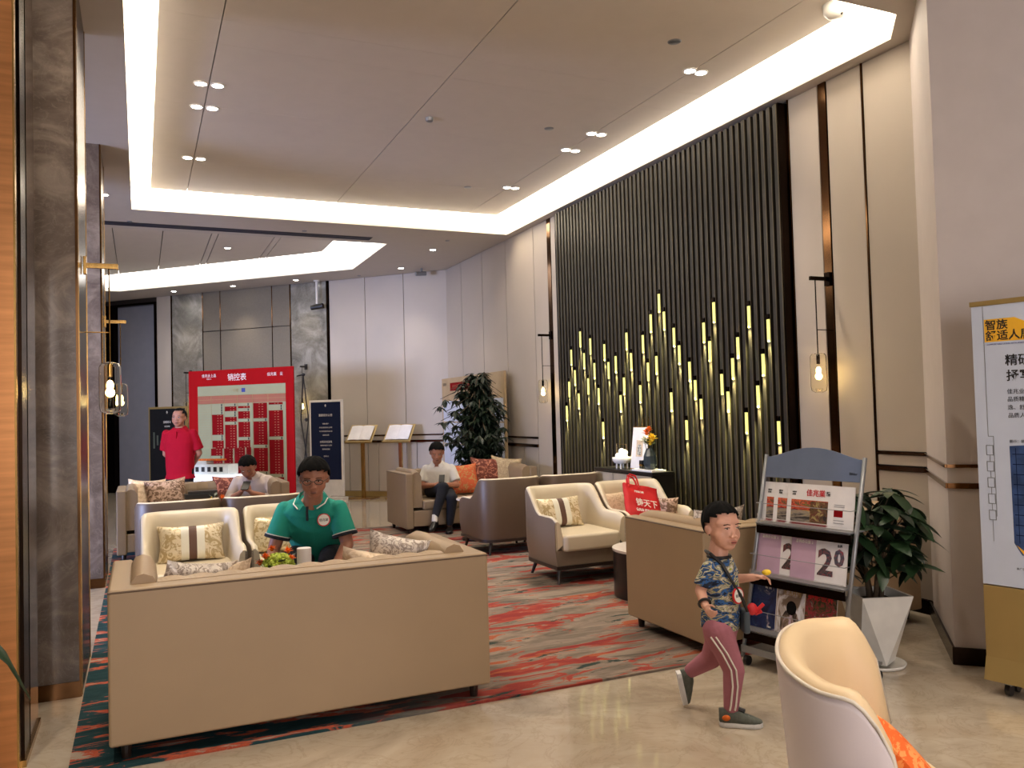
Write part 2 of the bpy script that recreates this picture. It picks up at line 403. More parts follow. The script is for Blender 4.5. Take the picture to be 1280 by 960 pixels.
mb.box(-5.4, 8.0, -4.2, 21.5, 4.95, 5.05)
ceiling = struct(mb.build('ceiling', M['soffit']))
# walls of the two recesses
def riser(name, poly, z0, z1, mat):
    m = MB(); n = len(poly)
    for i in range(n):
        a, b = poly[i], poly[(i+1) % n]; m.quad((*a, z0), (*b, z0), (*b, z1), (*a, z1))
    return struct(m.build(name, mat))
riser('trim_1', tray, ZC, 4.95, M['riser']); riser('trim_2', rear, ZC, 4.95, M['riser'])
# floating panels in the recesses, split along their shadow joints
def cpanel(poly, z, par, bev=0.004):
    m = MB(); m.prism(poly, z, z+0.05); return m.build('ceiling_panel', M['ceil'], par)
xs = [0.145, 0.57, 2.445, 4.35, 4.80]
yb = [4.27, 6.2, 6.62, 8.0, 9.8, 11.09]
g = 0.004
for i in range(4):
    x0, x1 = xs[i]+g, xs[i+1]-g
    for k in range(5):
        gy = 0.0012
        y0, y1 = yb[k]+gy, yb[k+1]-gy
        if i == 3 and k == 0: poly = [(x0, y0), (4.53, y0), (x1, 4.55), (x1, y1), (x0, y1)]
        else: poly = [(x0, y0), (x1, y0), (x1, y1), (x0, y1)]
        cpanel(poly, 4.42, ceiling)
MB().prism([(0.2, 4.35), (4.6, 4.35), (4.75, 4.6), (4.75, 11.05), (0.2, 11.05)], 4.472, 4.48).build('joint_light_stop', M['joint'], ceiling)  # added plate, stops cove glow leaking through the panel joints
MB().prism([(-3.25, 12.85), (2.85, 12.85), (2.85, 14.6), (-0.75, 18.2), (-3.25, 18.2)], 4.492, 4.50).build('joint_light_stop', M['joint'], ceiling)  # same added light stop above the rear boards
# rear recess panels (long boards)
xr = [-3.3, -1.9, -1.0, -0.35, 0.35, 1.05, 1.15, 2.0, 2.1, 2.95]
for i in range(9):
    x0, x1 = xr[i]+0.006, xr[i+1]-0.006
    e = lambda x: min(18.3, 17.55-x)
    pts = [(x0, 12.8), (x1, 12.8), (x1, e(x1))]
    if x0 < -0.75 < x1: pts.append((-0.75, 18.3))
    pts.append((x0, e(x0)))
    cpanel(pts, 4.44, ceiling)
# glowing cove strips: upper half of the recess side and its lid
def cove(name, poly, inner, z0, z1, label, mat='cove'):
    m = MB(); n = len(poly)
    def off(p, q, d):  # point moved towards the recess centre
        c = Vector((sum(a for a, b in poly)/n, sum(b for a, b in poly)/n)); return p
    cx = sum(a for a, b in poly)/n; cy = sum(b for a, b in poly)/n
    ins = [(a+(0.012 if a < cx else -0.012), b+(0.012 if b < cy else -0.012)) for a, b in poly]
    for i in range(n):
        a, b = ins[i], ins[(i+1) % n]
        m.quad((*a, z0), (*b, z0), (*b, z1), (*a, z1))
        c, d = inner[i], inner[(i+1) % n]
        m.quad((*a, z1), (*b, z1), (*d, z1), (*c, z1))
    o = m.build(name, M[mat]); return tag(o, label, 'light')
tin = [(0.2, 4.32), (4.5, 4.32), (4.75, 4.6), (4.75, 11.0), (0.2, 11.0), (0.2, 10.7)]
cove('cove_light', tray, tin, 4.29, 4.50, 'warm white cove light running round the large front ceiling recess')
rin = [(-3.2, 12.9), (2.85, 12.9), (2.86, 14.45), (-0.8, 18.1), (-3.2, 18.1)]
cove('cove_light', rear, rin, 4.27, 4.52, 'warm white cove light round the smaller recess at the back', 'cove2')

# right wall: slab, ivory panels, bronze strips
wr = MB().box(XW+0.02, XW+0.3, 4.2, 14.6, 0, ZC).build('wall_right', M['joint']); struct(wr)
J = 0.009
def wpanel(par, x0, x1, z0, z1, mat, d=0.02, M4=None, axis='y', base=XW, nm='panel'):
    m = MB()
    if axis == 'y': m.box(base, base+d, x0+J, x1-J, z0+J*0.6, z1-J*0.6)
    else: m.box(x0+J, x1-J, base, base+d, z0+J*0.6, z1-J*0.6)
    return m.build(nm, mat, par)
R1, R2 = 1.037, 1.155
def railed(y0, y1, low=None):
    wpanel(wr, y0, y1, R2+0.012, ZC, M['panel']); wpanel(wr, y0, y1, R2-0.094, R2-0.008, M['panel'])
    cuts = [y0]+([low] if low else [])+[y1]
    for a, b in zip(cuts[:-1], cuts[1:]): wpanel(wr, a, b, 0.1, R2-0.13, M['panel'])
    MB().box(XW-0.012, XW+0.02, y0, y1, R2-0.008, R2+0.012).build('rail', M['bronze'], wr)
    MB().box(XW-0.018, XW+0.02, y0, y1, R2-0.13, R2-0.098).build('rail', M['bronze'], wr)
railed(4.27, 4.73)
for a, b in ((4.74, 5.105), (5.195, 5.545), (9.85, 10.165), (10.275, 10.72)): wpanel(wr, a, b, 0.1, ZC, M['panel'])
for a, b, c in ((10.72, 11.72, 11.2), (11.72, 12.69, 12.2), (12.69, 13.67, 13.2), (13.67, 14.46, None)): railed(a, b, c)
for a, b in ((5.11, 5.19), (10.17, 10.27)): MB().box(XW-0.004, XW+0.02, a, b, 0.1, ZC).build('bronze_strip', M['bronze'], wr)
for a in (5.548, 9.842, 4.733): MB().box(XW-0.008, XW+0.02, a-0.006, a+0.006, 0.1, ZC).build('bronze_bead', M['bronze'], wr)
struct(MB().box(XW-0.014, XW+0.02, 4.28, 14.46, 0, 0.1).build('baseboard_right', M['dark_bronze']))

# back wall, at 45 degrees; local x runs to the right along it
RT2 = math.sqrt(2)
wb = MB().box(-1.9, 7.6, 0.02, 0.3, 0, ZC)
wb = MB().box(-4.2, -0.72, 0.02, 0.3, 0, ZC).box(0.47, 7.5, 0.02, 0.3, 0, ZC).box(-0.72, 0.47, 0.02, 0.3, 4.07, ZC).build('wall_back', M['joint'], loc=(0, 19.65, 0), rot=(0, 0, R(-45)))
struct(wb)
def bp(x0, x1, z0, z1, mat, nm='panel', d=0.02, g2=True):
    m = MB(); q = 0.006 if g2 else 0
    m.box(x0*RT2+q, x1*RT2-q, 0.02-d, 0.02, z0+q*0.6, z1-q*0.6); return m.build(nm, mat, wb)
bp(0.345, 0.62, 0.0, ZC, M['panel'])
bp(0.64, 1.215, 0.0, ZC, M['wall_marble'], 'marble_slab')
for a, b in ((1.225, 1.54), (1.545, 2.45), (2.455, 2.755)):
    for z0, z1 in ((0, 3.37), (3.38, ZC)): bp(a, b, z0, z1, M['fabric_panel'], 'fabric_panel', 0.03)
bp(2.765, 3.355, 0.0, ZC, M['wall_marble'], 'marble_slab')
bp(3.36, 3.395, 0.0, ZC, M['dark_bronze'], 'bronze_strip', 0.04)
for x in (0.63, 1.22, 1.5425, 2.4525, 2.76): bp(x-0.006, x+0.006, 0, ZC, M['bronze'], 'bronze_bead', 0.035, False)
for a, b, c in ((3.40, 3.97, 3.68), (3.97, 4.56, 4.13), (4.56, 5.2, 4.71)):
    bp(a, b, R2+0.012, ZC, M['panel']); bp(a, b, R2-0.094, R2-0.008, M['panel'])
    for p, q in ((a, c), (c, b)): bp(p, q, 0.1, R2-0.13, M['panel'])
    bp(a, b, R2-0.008, R2+0.012, M['bronze'], 'rail', 0.03, False); bp(a, b, R2-0.13, R2-0.098, M['bronze'], 'rail', 0.036, False)
bp(3.4, 5.2, 0, 0.1, M['gold_paint'], 'baseboard', 0.03)
# doorway at the left end of the back wall
dr = MB().box(-0.72, 0.47, 0.10, 0.14, 0, 4.07).build('wall_passage', M['door_grey'], loc=(0, 19.65, 0), rot=(0, 0, R(-45))); struct(dr)
fr = MB().box(-0.93, -0.70, -0.03, 0.10, 0, 4.10).box(0.44, 0.49, -0.03, 0.10, 0, 4.10).box(-0.70, 0.44, -0.03, 0.10, 4.05, 4.10).build('door_1', M['dark_bronze'], loc=(0, 19.65, 0), rot=(0, 0, R(-45))); struct(fr)
# 45 degree pilaster on the right
pil = MB().prism([(4.34, 3.45), (5.46, 4.55), (6.7, 3.3), (5.58, 2.2)], 0, ZC).build('wall_pilaster', M['wall']); struct(pil)
PM = Matrix.Translation((4.34, 3.45, 0)) @ Matrix.Rotation(R(45), 4, 'Z')
PN = Matrix.Translation((4.34, 3.45, 0)) @ Matrix.Rotation(R(-45), 4, 'Z')
for z0, z1 in ((R2-0.008, R2+0.012), (R2-0.13, R2-0.098)):
    MB().box(0, 1.3, 0, 0.012, z0, z1, PM).build('rail', M['bronze'], pil)
    MB().box(0, 1.3, -0.012, 0, z0, z1, PN).build('rail', M['bronze'], pil)
struct(MB().box(-0.01, 1.25, 0, 0.014, 0, 0.1, PM).box(-0.01, 1.6, -0.014, 0, 0, 0.1, PN).build('baseboard_pilaster', M['dark_bronze']))
# side and rear enclosure, window front on the left
wl = MB().box(-4.3, -4.1, -4.2, 6.4, 0, ZC).box(-4.3, -4.1, 6.4, 11.4, 2.8, ZC).box(-4.3, -4.1, 11.4, 21.5, 0, ZC).build('wall_left', M['dark_stone']); struct(wl)
m = MB()
for i in range(6):
    y = 6.43+i*0.988; m.box(-4.24, -4.16, y-0.02, y+0.02, 0, 2.8)
m.box(-4.24, -4.16, 6.4, 11.4, 0, 0.06); m.box(-4.24, -4.16, 6.4, 11.4, 2.75, 2.8)
struct(m.build('window_1', M['dark_bronze']))
struct(MB().box(-4.3, 8.0, -4.2, -4.0, 0, ZC).build('wall_front', M['dark_stone']))
struct(MB().box(7.8, 8.0, -4.0, 3.0, 0, ZC).build('wall_entrance', M['wall']))
struct(MB().box(5.5, 8.0, 2.95, 3.1, 0, ZC).build('wall_side', M['wall']))

# columns down the left side
def column(y0, y1, x1, w, nm='wall_column'):
    o = MB().box(x1-w, x1-0.012, y0, y1, 0, ZC).build(nm, M['col_marble']); struct(o)
    MB().box(x1-0.05, x1, y0+0.012, y1-0.012, 0, ZC).build('bronze_cladding', M['dark_bronze'], o)
    MB().box(x1-w-0.004, x1-0.006, y0-0.008, y0+0.01, 0, 0.09).build('bronze_plinth', M['bronze'], o)
    for xx in (x1-0.008,): MB().box(xx-0.004, xx+0.010, y0-0.004, y0+0.016, 0, ZC).build('bronze_bead', M['bronze'], o)
    for yy in (y0+0.03, y1-0.04): MB().box(x1-0.002, x1+0.004, yy, yy+0.012, 0, ZC).build('bronze_bead', M['gold'], o)
    return o
column(5.37, 6.27, -0.32, 0.9)
column(8.75, 9.55, -0.32, 0.9)
# nearest column: copper front and dark bronze jamb
c0 = MB().box(-1.6, -0.51, 4.40, 5.0, 0, ZC).build('wall_column_front', M['dark_bronze']); struct(c0)
MB().box(-1.6, -0.518, 4.36, 4.40, 0, ZC).build('copper_panel', M['copper'], c0)
MB().box(-0.518, -0.510, 4.352, 4.40, 0, ZC).build('bronze_bead', M['gold'], c0)
MB().box(-0.51, -0.498, 4.44, 4.62, 0, ZC).build('bronze_strip', M['dark_bronze'], c0)
MB().box(-0.51, -0.498, 4.66, 4.98, 0, ZC).build('bronze_strip', M['bronze'], c0)
MB().box(-0.51, -0.487, 4.40, 5.0, 0, 0.03).build('bronze_plinth', M['gold'], c0)
# linear air slot in the soffit
vt = thing('air_slot', 'long dark linear air slot in the soffit between the two ceiling recesses', 'vent', (0, 12.2, ZC))
MB().box(-2.5, 3.2, -0.11, 0.11, -0.004, 0.0).build('frame', M['joint'], vt)
for k in range(3): MB().box(-2.5, 3.19, -0.085+k*0.07, -0.055+k*0.07, -0.010, -0.004).build('blade', plain('dark_blade', rgb(50, 50, 62), 0.5) if k == 0 else bpy.data.materials['dark_blade'], vt)
# ------------------------------------------------------------------ slatted screen with lamp glow bars
scr = thing('slat_screen', 'tall dark screen of upright bronze slats with glowing lamp bars set between them', 'wall screen', (XW, 5.565, 0))
MB().box(-0.01, 0.015, 0, 4.27, 0, 4.17).build('backing', M['slat_back'], scr)
P = 0.0838
sm = MB()
sm.add([(-0.105, -0.023, 0), (-0.105, 0.023, 0), (-0.01, 0.014, 0), (-0.01, -0.014, 0), (-0.105, -0.023, 4.165), (-0.105, 0.023, 4.165), (-0.01, 0.014, 4.165), (-0.01, -0.014, 4.165)],
       [(0, 3, 2, 1), (4, 5, 6, 7), (0, 1, 5, 4), (1, 2, 6, 5), (2, 3, 7, 6), (3, 0, 4, 7)])
sm.mat(1).box(-0.1075, -0.100, -0.0235, -0.0165, 0, 4.165)  # thin pale strip painted in as the edge highlight
slat0 = sm.build('slat', [M['slat'], M['slat_edge']], scr, loc=(0, 0.033, 0))
for k in range(1, 51):
    o = slat0.copy(); COL.objects.link(o); o.parent = scr; o.location = (0, 0.033+k*P, 0)
MB().box(-0.10, 0.0, -0.005, 0.012, 0, 4.17).build('side_frame', M['dark_bronze'], scr)
MB().box(-0.10, 0.0, 4.262, 4.275, 0, 4.17).build('side_frame', M['dark_bronze'], scr)
RZ = {0:1.4,1:2.3,2:2.0,3:1.72,4:2.45,5:1.48,6:2.18,7:1.99,8:1.68,9:1.85,10:2.55,11:2.18,12:2.37,13:1.62,14:1.81,15:2.0,16:1.41,17:2.18,18:2.37,19:1.7,
  20:2.56,21:2.76,22:2.1,23:2.56,24:2.04,25:2.35,26:1.8,28:2.17,29:2.41,30:1.9,31:1.7,32:2.16,34:2.1,35:2.32,36:1.39,37:1.8,38:2.11,39:2.42,40:1.93,41:2.25,
  42:2.53,43:1.75,44:2.05,45:2.32,46:1.91,47:1.6}
rod_me = None
for k, z in RZ.items():
    y = 0.033+P*(k+1)
    if rod_me is None:
        rod = MB().box(-0.113, -0.104, -0.018, 0.018, -0.20, 0).build('lamp_glow_bar', M['slot'], scr)  # glowing bar stands for a small lamp and the slat it lights
        cap = MB().box(-0.122, -0.104, -0.021, 0.021, 0, 0.045).build('rod_cap', M['dark_bronze'], rod)
        sl = bpy.data.lights.new('rod_glow', 'SPOT'); sl.energy = 70.0; sl.color = (0.95, 0.9, 0.42); sl.spot_size = R(44); sl.spot_blend = 1; sl.shadow_soft_size = 0.012
        rod_me = (rod.data, cap.data)
    else:
        rod = bpy.data.objects.new('lamp_glow_bar', rod_me[0]); COL.objects.link(rod); rod.parent = scr
        cap = bpy.data.objects.new('rod_cap', rod_me[1]); COL.objects.link(cap); cap.parent = rod
    rod.location = (0, y, z)
    so = bpy.data.objects.new('rod_glow', sl); COL.objects.link(so); so.parent = rod; so.location = (-0.122, 0, -0.18); so.rotation_euler = (0, R(-7), 0)

# recessed downlights
dl_proto = None
def downlight(x, y, z, label, group, power=None, r=0.045):
    global dl_proto
    if dl_proto is None:
        t = thing('downlight', label, 'light')
        MB().lathe([(0.062, 0.0), (0.062, -0.006), (0.047, -0.008), (0.044, 0.0)], 20, cap=False).build('trim_ring', M['white_metal'], t)
        MB().cyl(0, 0, -0.006, -0.001, 0.046, 20).build('lens', M['dl'], t)
        dl_proto = t; t['group'] = group
        o = t
    else:
        o = dup(dl_proto, (0, 0, 0), 0, label, group)
    o.location = (x, y, z); o['label'] = label; o['group'] = group
    if power:
        l = bpy.data.lights.new('downlight_beam', 'SPOT'); l.energy = power; l.color = (1.0, 0.86, 0.70); l.spot_size = R(80); l.spot_blend = 0.8; l.shadow_soft_size = 0.04
        s = bpy.data.objects.new('downlight_beam', l); COL.objects.link(s); s.location = (x, y, z-0.02)
    return o
rows = ['nearest the camera', 'second from the front', 'third from the front', 'farthest back']
for side, xa, xb in (('left', 0.505, 0.64), ('right', 4.325, 4.44)):
    for k, y in enumerate((5.76, 7.46, 8.03, 9.65)):
        for h, x in (('left', xa), ('right', xb)):
            downlight(x, y, 4.42, f'{h} lamp of the downlight pair {rows[k]} on the {side} ceiling joint', 'paired downlights in the large ceiling recess', 55)
RD = [(0.66, 18.35, 'over the left grey marble slab of the back wall'), (1.72, 17.35, 'over the taupe fabric panels of the back wall'), (2.78, 16.3, 'over the right grey marble slab of the back wall'),
      (4.36, 12.73, 'in the soffit right of the back recess, nearer one'), (4.35, 14.5, 'in the soffit right of the back recess, farther one')]
for x, y, s in RD: downlight(x, y, ZC, 'small recessed downlight '+s, 'soffit downlights at the back', 40)
downlight(-0.356, 10.68, ZC, 'small recessed downlight in the soffit beside the dark column', 'soffit downlights at the back', 40)
downlight(1.38, 14.7, 4.44, 'recessed downlight in the boards of the smaller back recess', 'soffit downlights at the back', 40)
# further rows of the same fittings over the area this side of the recess (behind the view)
for x, y, p, wh in ((-0.9, 3.0, 170, 'above the copper column'), (1.0, 1.2, 120, 'left, just before the camera'), (2.6, 0.9, 120, 'above the corner tub chair'), (3.6, 1.9, 110, 'above the poster stand'), (1.2, -1.4, 80, 'behind the camera, left'), (3.4, -1.4, 80, 'behind the camera, right'), (2.2, 3.2, 90, 'above the walking boy')):
    downlight(x, y, ZC, 'recessed downlight in the near soffit, '+wh, 'soffit downlights near the entrance', p)
# wall washers for spots in view on the white wall at the back
# detectors
def disc(x, y, z, label, nm='smoke_detector', cat='detector', r=0.05, h=0.035, mat=None):
    o = MB().lathe([(r*0.6, -h), (r*0.9, -h*0.8), (r, 0)], 20).build(nm, mat or M['white_metal'], loc=(x, y, z)); autosmooth(o); return tag(o, label, cat)
disc(2.60, 7.60, 4.42, 'white round smoke detector beside the middle ceiling joint', r=0.042, h=0.04, mat=M['grey_metal'])
disc(3.84, 7.48, 4.42, 'small grey ceiling speaker between the middle joint and the right pairs of lights', 'ceiling_speaker', 'speaker', 0.05, 0.006, M['grey_metal'])
disc(3.87, 5.34, 4.42, 'grey ceiling speaker nearest the camera', 'ceiling_speaker', 'speaker', 0.055, 0.006, M['grey_metal'])
disc(3.85, 9.81, 4.42, 'small grey ceiling speaker near the back edge of the large recess', 'ceiling_speaker', 'speaker', 0.05, 0.006, M['grey_metal'])
for x, y, s in ((-0.10, 12.04, 'left end of the air slot'), (2.17, 11.95, 'middle of the air slot'), (4.35, 12.0, 'right of the air slot'), (3.82, 15.5, 'right corner of the back recess')):
    disc(x, y, ZC, 'tiny round sprinkler in the soffit by the '+s, 'sprinkler', 'sprinkler', 0.035, 0.01, M['grey_metal'])
# dome camera in the front corner of the recess
t = thing('dome_camera', 'white dome camera tucked in the near right corner of the big ceiling recess', 'camera', (4.62, 4.42, 4.42))
MB().lathe([(0.0, -0.10), (0.05, -0.095), (0.085, -0.06), (0.09, 0)], 20).build('housing', M['white_cer'], t, smooth=True)
MB().ell((0, -0.045, -0.075), (0.02, 0.02, 0.02)).build('camera_lens', M['black'], t, smooth=True)
# bullet camera on a pole at the marble edge
t = thing('bullet_camera', 'black bullet camera hanging on a white pole beside the right marble slab', 'camera', (3.17, 16.28, ZC))
MB().cyl(0, 0, -0.46, 0, 0.022, 10).cyl(0, 0, -0.02, 0, 0.06, 14).build('pole', M['white_metal'], t, smooth=False)
MB().tube([(0.10, -0.08, -0.50), (-0.10, 0.06, -0.53)], 0.05, 12).build('housing', M['black'], t)
t = thing('bullet_camera', 'small white bullet camera under the soffit at the bend of the white wall', 'camera', (4.72, 14.45, ZC))
MB().cyl(0, 0, -0.06, 0, 0.02, 8).tube([(0.08, 0.0, -0.09), (-0.12, -0.03, -0.11)], 0.04, 10).build('housing', M['grey_metal'], t)

# wall sconces: bracket, rod, glass capsule with bulb
def sconce(label, loc, rz, arm, lit=3.0):
    lit *= 1.8
    """local +x points out of the wall; z=0 is the arm height"""
    t = thing('wall_sconce', label, 'lamp', loc, rz, 'capsule wall sconces')
    MB().box(0, 0.02, -0.03, 0.03, -0.055, 0.055).box(0, 0.2, -0.012, 0.012, -0.016, 0.016).build('arm', arm, t, bevel=0.002)
    MB().tube([(0.145, 0, 0), (0.145, 0, -0.64)], 0.005, 6).tube([(0.145, 0, -0.42), (0, 0, -0.42)], 0.004, 6).build('rod', arm, t)
    pr = [(0.014, -0.61), (0.05, -0.618), (0.061, -0.64), (0.062, -0.70), (0.062, -0.88), (0.056, -0.915), (0.03, -0.93), (0.0005, -0.932)]
    g_ = MB().lathe([(r, z) for r, z in pr], 20, cap=False).build('glass_shade', M['glass'], t, smooth=True, loc=(0.145, 0, 0))
    so = g_.modifiers.new('s', 'SOLIDIFY'); so.thickness = 0.003
    MB().cyl(0.145, 0, -0.70, -0.62, 0.014, 10).build('lamp_holder', arm, t)
    b = MB().ell((0.145, 0, -0.755), (0.021, 0.021, 0.034), 12, 8).build('bulb', M['bulb'], t, smooth=True)
    MB().cyl(0.145, 0, -0.925, -0.90, 0.022, 12, 0.03).build('glass_foot', M['glass'], t)
    l = bpy.data.lights.new('sconce_glow', 'POINT'); l.energy = lit; l.color = (1.0, 0.74, 0.30); l.shadow_soft_size = 0.03
    o = bpy.data.objects.new('sconce_glow', l); COL.objects.link(o); o.parent = t; o.location = (0.145, 0, -0.80)
sconce('glass capsule sconce on the bronze strip right of the slatted screen', (XW-0.005, 5.15, 2.565), R(180), M['dark_bronze'], 5)
sconce('glass capsule sconce on the bronze strip left of the slatted screen, by the tree', (XW-0.005, 10.22, 2.58), R(180), M['dark_bronze'], 5)
sconce('gold-armed glass capsule sconce on the nearer dark column', (-0.316, 5.82, 2.535), 0, M['gold'], 4)
sconce('gold-armed glass capsule sconce on the farther dark column', (-0.316, 9.05, 2.535), 0, M['gold'], 4)
dz = R(-45)
sconce('small dark sconce on the left grey marble slab, above the man in red', (1.0-0.02, 18.67-0.02, 2.53), R(-135), M['joint'], 4)
sconce('small dark sconce on the right grey marble slab, beside the blue board', (3.02-0.02, 16.63-0.02, 2.53), R(-135), M['joint'], 4)
# ------------------------------------------------------------------ rug
rug = MB().box(-0.31, 4.68, 4.17, 11.25, 0.001, 0.014).build('rug', M['rug']); tag(rug, 'large woven rug with red, orange, grey and teal brush-stroke streaks', 'rug')
RUGZ = 0.014
# ------------------------------------------------------------------ sofas: local x 0..1.85, back at y=0, faces +y
def make_sofa(label, loc, rz, out, inn, group, channels=False):
    W, D, H = 1.85, 0.90, 0.775
    t = thing('sofa', label, 'sofa', loc, rz, group)
    m = MB(); m.prism([(0, 0), (W, 0), (W, D), (W-0.10, D), (W-0.10, 0.12), (0.10, 0.12), (0.10, D), (0, D)], 0.075, H)
    m.build('outer_shell', out, t, bevel=0.014, seg=3)
    # flat padded top edge of back and arms with piping
    m = MB()
    for z in (H-0.012,):
        m.tube([(0.004, 0.004, z), (W-0.004, 0.004, z)], 0.006, 6); m.tube([(0.004, 0.004, z), (0.004, D-0.01, z)], 0.006, 6); m.tube([(W-0.004, 0.004, z), (W-0.004, D-0.01, z)], 0.006, 6)
    m.build('piping', M['pipe_dark'], t)
    # inner back cushion with upright channels
    m = MB(); n = 11; x0, x1 = 0.21, W-0.21
    for k in range(n):
        a, b = x0+(x1-x0)*k/n, x0+(x1-x0)*(k+1)/n
        prof = []
        for j in range(7):
            q = j/6; xx = a+(b-a)*q; bul = 0.016*math.sin(PI*q)
            prof.append((xx, bul))
        rings = [[(xx, 0.11, 0.42), ] for xx, bul in prof]
        rings = []
        for xx, bul in prof:
            y1 = 0.235+bul
            rings.append([(xx, 0.11, 0.36), (xx, y1+0.03, 0.36), (xx, y1, H-0.07+bul*0.3), (xx, y1-0.03, H-0.008+bul*0.4), (xx, y1-0.07, H+0.006+bul*0.5), (xx, 0.11, H+0.002)])
        m.loft(rings)
    m.build('back_cushion', inn, t, smooth=False); autosmooth(t.children[-1], 40)
    # arm pads
    for s in (0, 1):
        rings = []
        for j in range(9):
            q = j/8; yy = 0.12+(D-0.14)*q
            hh = H+0.022-0.05*max(0, q-0.85)*4
            X = lambda v: v if s == 0 else W-v
            rings.append([(X(0.095), yy, 0.34), (X(0.095), yy, hh-0.02), (X(0.115), yy, hh+0.012), (X(0.15), yy, hh+0.022), (X(0.19), yy, hh+0.006), (X(0.215), yy, hh-0.04), (X(0.22), yy, 0.34)])
        o = MB().loft(rings).build('arm_pad', inn, t); autosmooth(o, 50)
    MB().box(0.10, W-0.10, 0.12, D-0.01, 0.10, 0.30).build('seat_base', inn, t, bevel=0.01)
    for k in range(2):
        a = 0.225+(W-0.45)*k/2
        MB().box(a+0.003, a+(W-0.45)/2-0.003, 0.22, D, 0.302, 0.425).build('seat_cushion', inn, t, bevel=0.03, seg=3)
    for x in (0.07, W-0.07):
        for y in (0.08, D-0.07):
            MB().cyl(0, 0, 0.0, 0.076, 0.02, 10, 0.026).build('leg', M['dark_wood'], t, loc=(x, y, 0))
    return t
s1 = make_sofa('long tan leather sofa in the foreground seen from behind', (-0.145, 4.19, RUGZ), 0, M['sofa'], M['sofa_in'], 'leather sofas')
s2 = make_sofa('tan leather sofa behind the boy and the magazine rack', (3.13, 4.20, RUGZ), 0, M['sofa'], M['sofa_in'], 'leather sofas')
s3 = make_sofa('taupe leather sofa against the back under the tree, man with crossed legs on it', (4.905, 11.10, RUGZ), PI, M['sofa_far'], M['sofa_far'], 'leather sofas')
s4 = make_sofa('taupe channelled sofa at the back left, man with a phone on it', (1.60, 10.98, RUGZ), PI, M['sofa_far'], M['sofa_far'], 'leather sofas')

# ------------------------------------------------------------------ armchairs: local centre x=0, back at y=0, faces +y
def make_armchair(label, loc, rz, out, inn, group):
    t = thing('armchair', label, 'armchair', loc, rz, group)
    W, D = 0.73, 0.74; hw = W/2; rc = 0.17
    path = []
    def add(x, y, nx, ny): path.append((x, y, nx, ny))
    N1, N2, N3 = 10, 8, 8
    for i in range(N1): add(-hw, D-0.02-(D-0.02-rc)*i/N1, -1, 0)
    for i in range(N2):
        a = PI+PI/2*i/N2; add(-hw+rc+rc*math.cos(a), rc+rc*math.sin(a), math.cos(a), math.sin(a))
    for i in range(N3): add(-hw+rc+(W-2*rc)*i/N3, 0, 0, -1)
    for i in range(N2):
        a = 1.5*PI+PI/2*i/N2; add(hw-rc+rc*math.cos(a), rc+rc*math.sin(a), math.cos(a), math.sin(a))
    for i in range(N1+1): add(hw, rc+(D-0.02-rc)*i/N1, 1, 0)
    def top(y):
        # arm height 0.58 at the front, sweeping up to 0.80 behind
        q = min(1, max(0, (0.40-y)/0.30)); q = q*q*(3-2*q)
        f = min(1, max(0, (y-(D-0.12))/0.12))
        return 0.585+0.225*q-0.05*f*f
    outr, innr = [], []
    for x, y, nx, ny in path:
        h = top(y); th = 0.055+0.035*min(1, max(0, (0.3-y)/0.3))
        lean = 0.05*(h-0.55) if y < 0.3 else 0
        o = [(x-nx*0.02, y-ny*0.02, 0.165), (x, y, 0.30), (x+nx*lean*0.3, y+ny*lean*0.3, h-0.03), (x-nx*0.006, y-ny*0.006, h-0.004)]
        i_ = [(x-nx*0.006, y-ny*0.006, h-0.004), (x-nx*0.018, y-ny*0.018, h+0.006), (x-nx*th*0.6, y-ny*th*0.6, h+0.006), (x-nx*th, y-ny*th, h-0.018), (x-nx*(th+0.012), y-ny*(th+0.012), h-0.08), (x-nx*(th+0.035), y-ny*(th+0.035), 0.36), (x-nx*0.01, y-ny*0.01, 0.30)]
        outr.append(o); innr.append(i_)
    # close the outer shell with a thin inside face
    outr = [r+[(r[3][0]-p[2]*0.012, r[3][1]-p[3]*0.012, r[3][2]-0.002), (r[0][0]-p[2]*0.012, r[0][1]-p[3]*0.012, 0.165)] for r, p in zip(outr, path)]
    o = MB().loft(outr).build('outer_shell', out, t); autosmooth(o, 50)
    o = MB().loft(innr).build('inner_padding', inn, t); autosmooth(o, 60)
    m = MB(); m.prism([(-hw+0.03, D-0.03)]+[(p[0]-p[2]*0.03, p[1]-p[3]*0.03) for p in path[N1:N1+N2*2+N3]]+[(hw-0.03, D-0.03)], 0.165, 0.30)
    m.build('seat_base', out, t)
    m = MB(); c = 0.075
    m.prism([(-hw+c, D-0.02), (-hw+c, 0.16), (-hw+0.16, 0.085), (hw-0.16, 0.085), (hw-c, 0.16), (hw-c, D-0.02), (hw-c-0.02, D+0.02), (-hw+c+0.02, D+0.02)], 0.29, 0.435)
    m.build('seat_cushion', inn, t, bevel=0.028, seg=3)
    m = MB(); ip = [(p[0]-p[2]*0.012, p[1]-p[3]*0.012) for p in path]
    m.prism(ip, 0.135, 0.166); m.build('base_frame', M['dark_wood'], t)
    for x, y, dx, dy in ((-0.29, 0.64, -0.03, 0.04), (0.29, 0.64, 0.03, 0.04), (-0.24, 0.10, -0.04, -0.05), (0.24, 0.10, 0.04, -0.05)):
        MB().tube([(x, y, 0.15), (x+dx, y+dy, 0)], 0.02, 8, [0.022, 0.013]).build('leg', M['dark_wood'], t)
    return t
gA = 'cream armchairs with striped cushions'
chA = make_armchair('cream armchair with a striped cushion, left of the one holding the red bag', (3.655, 7.24, RUGZ), PI, M['chair_out'], M['cream'], 'armchairs')
dup(chA, (4.40, 7.24, RUGZ), PI, 'cream armchair holding the red bag, in front of the black cabinet', 'armchairs')
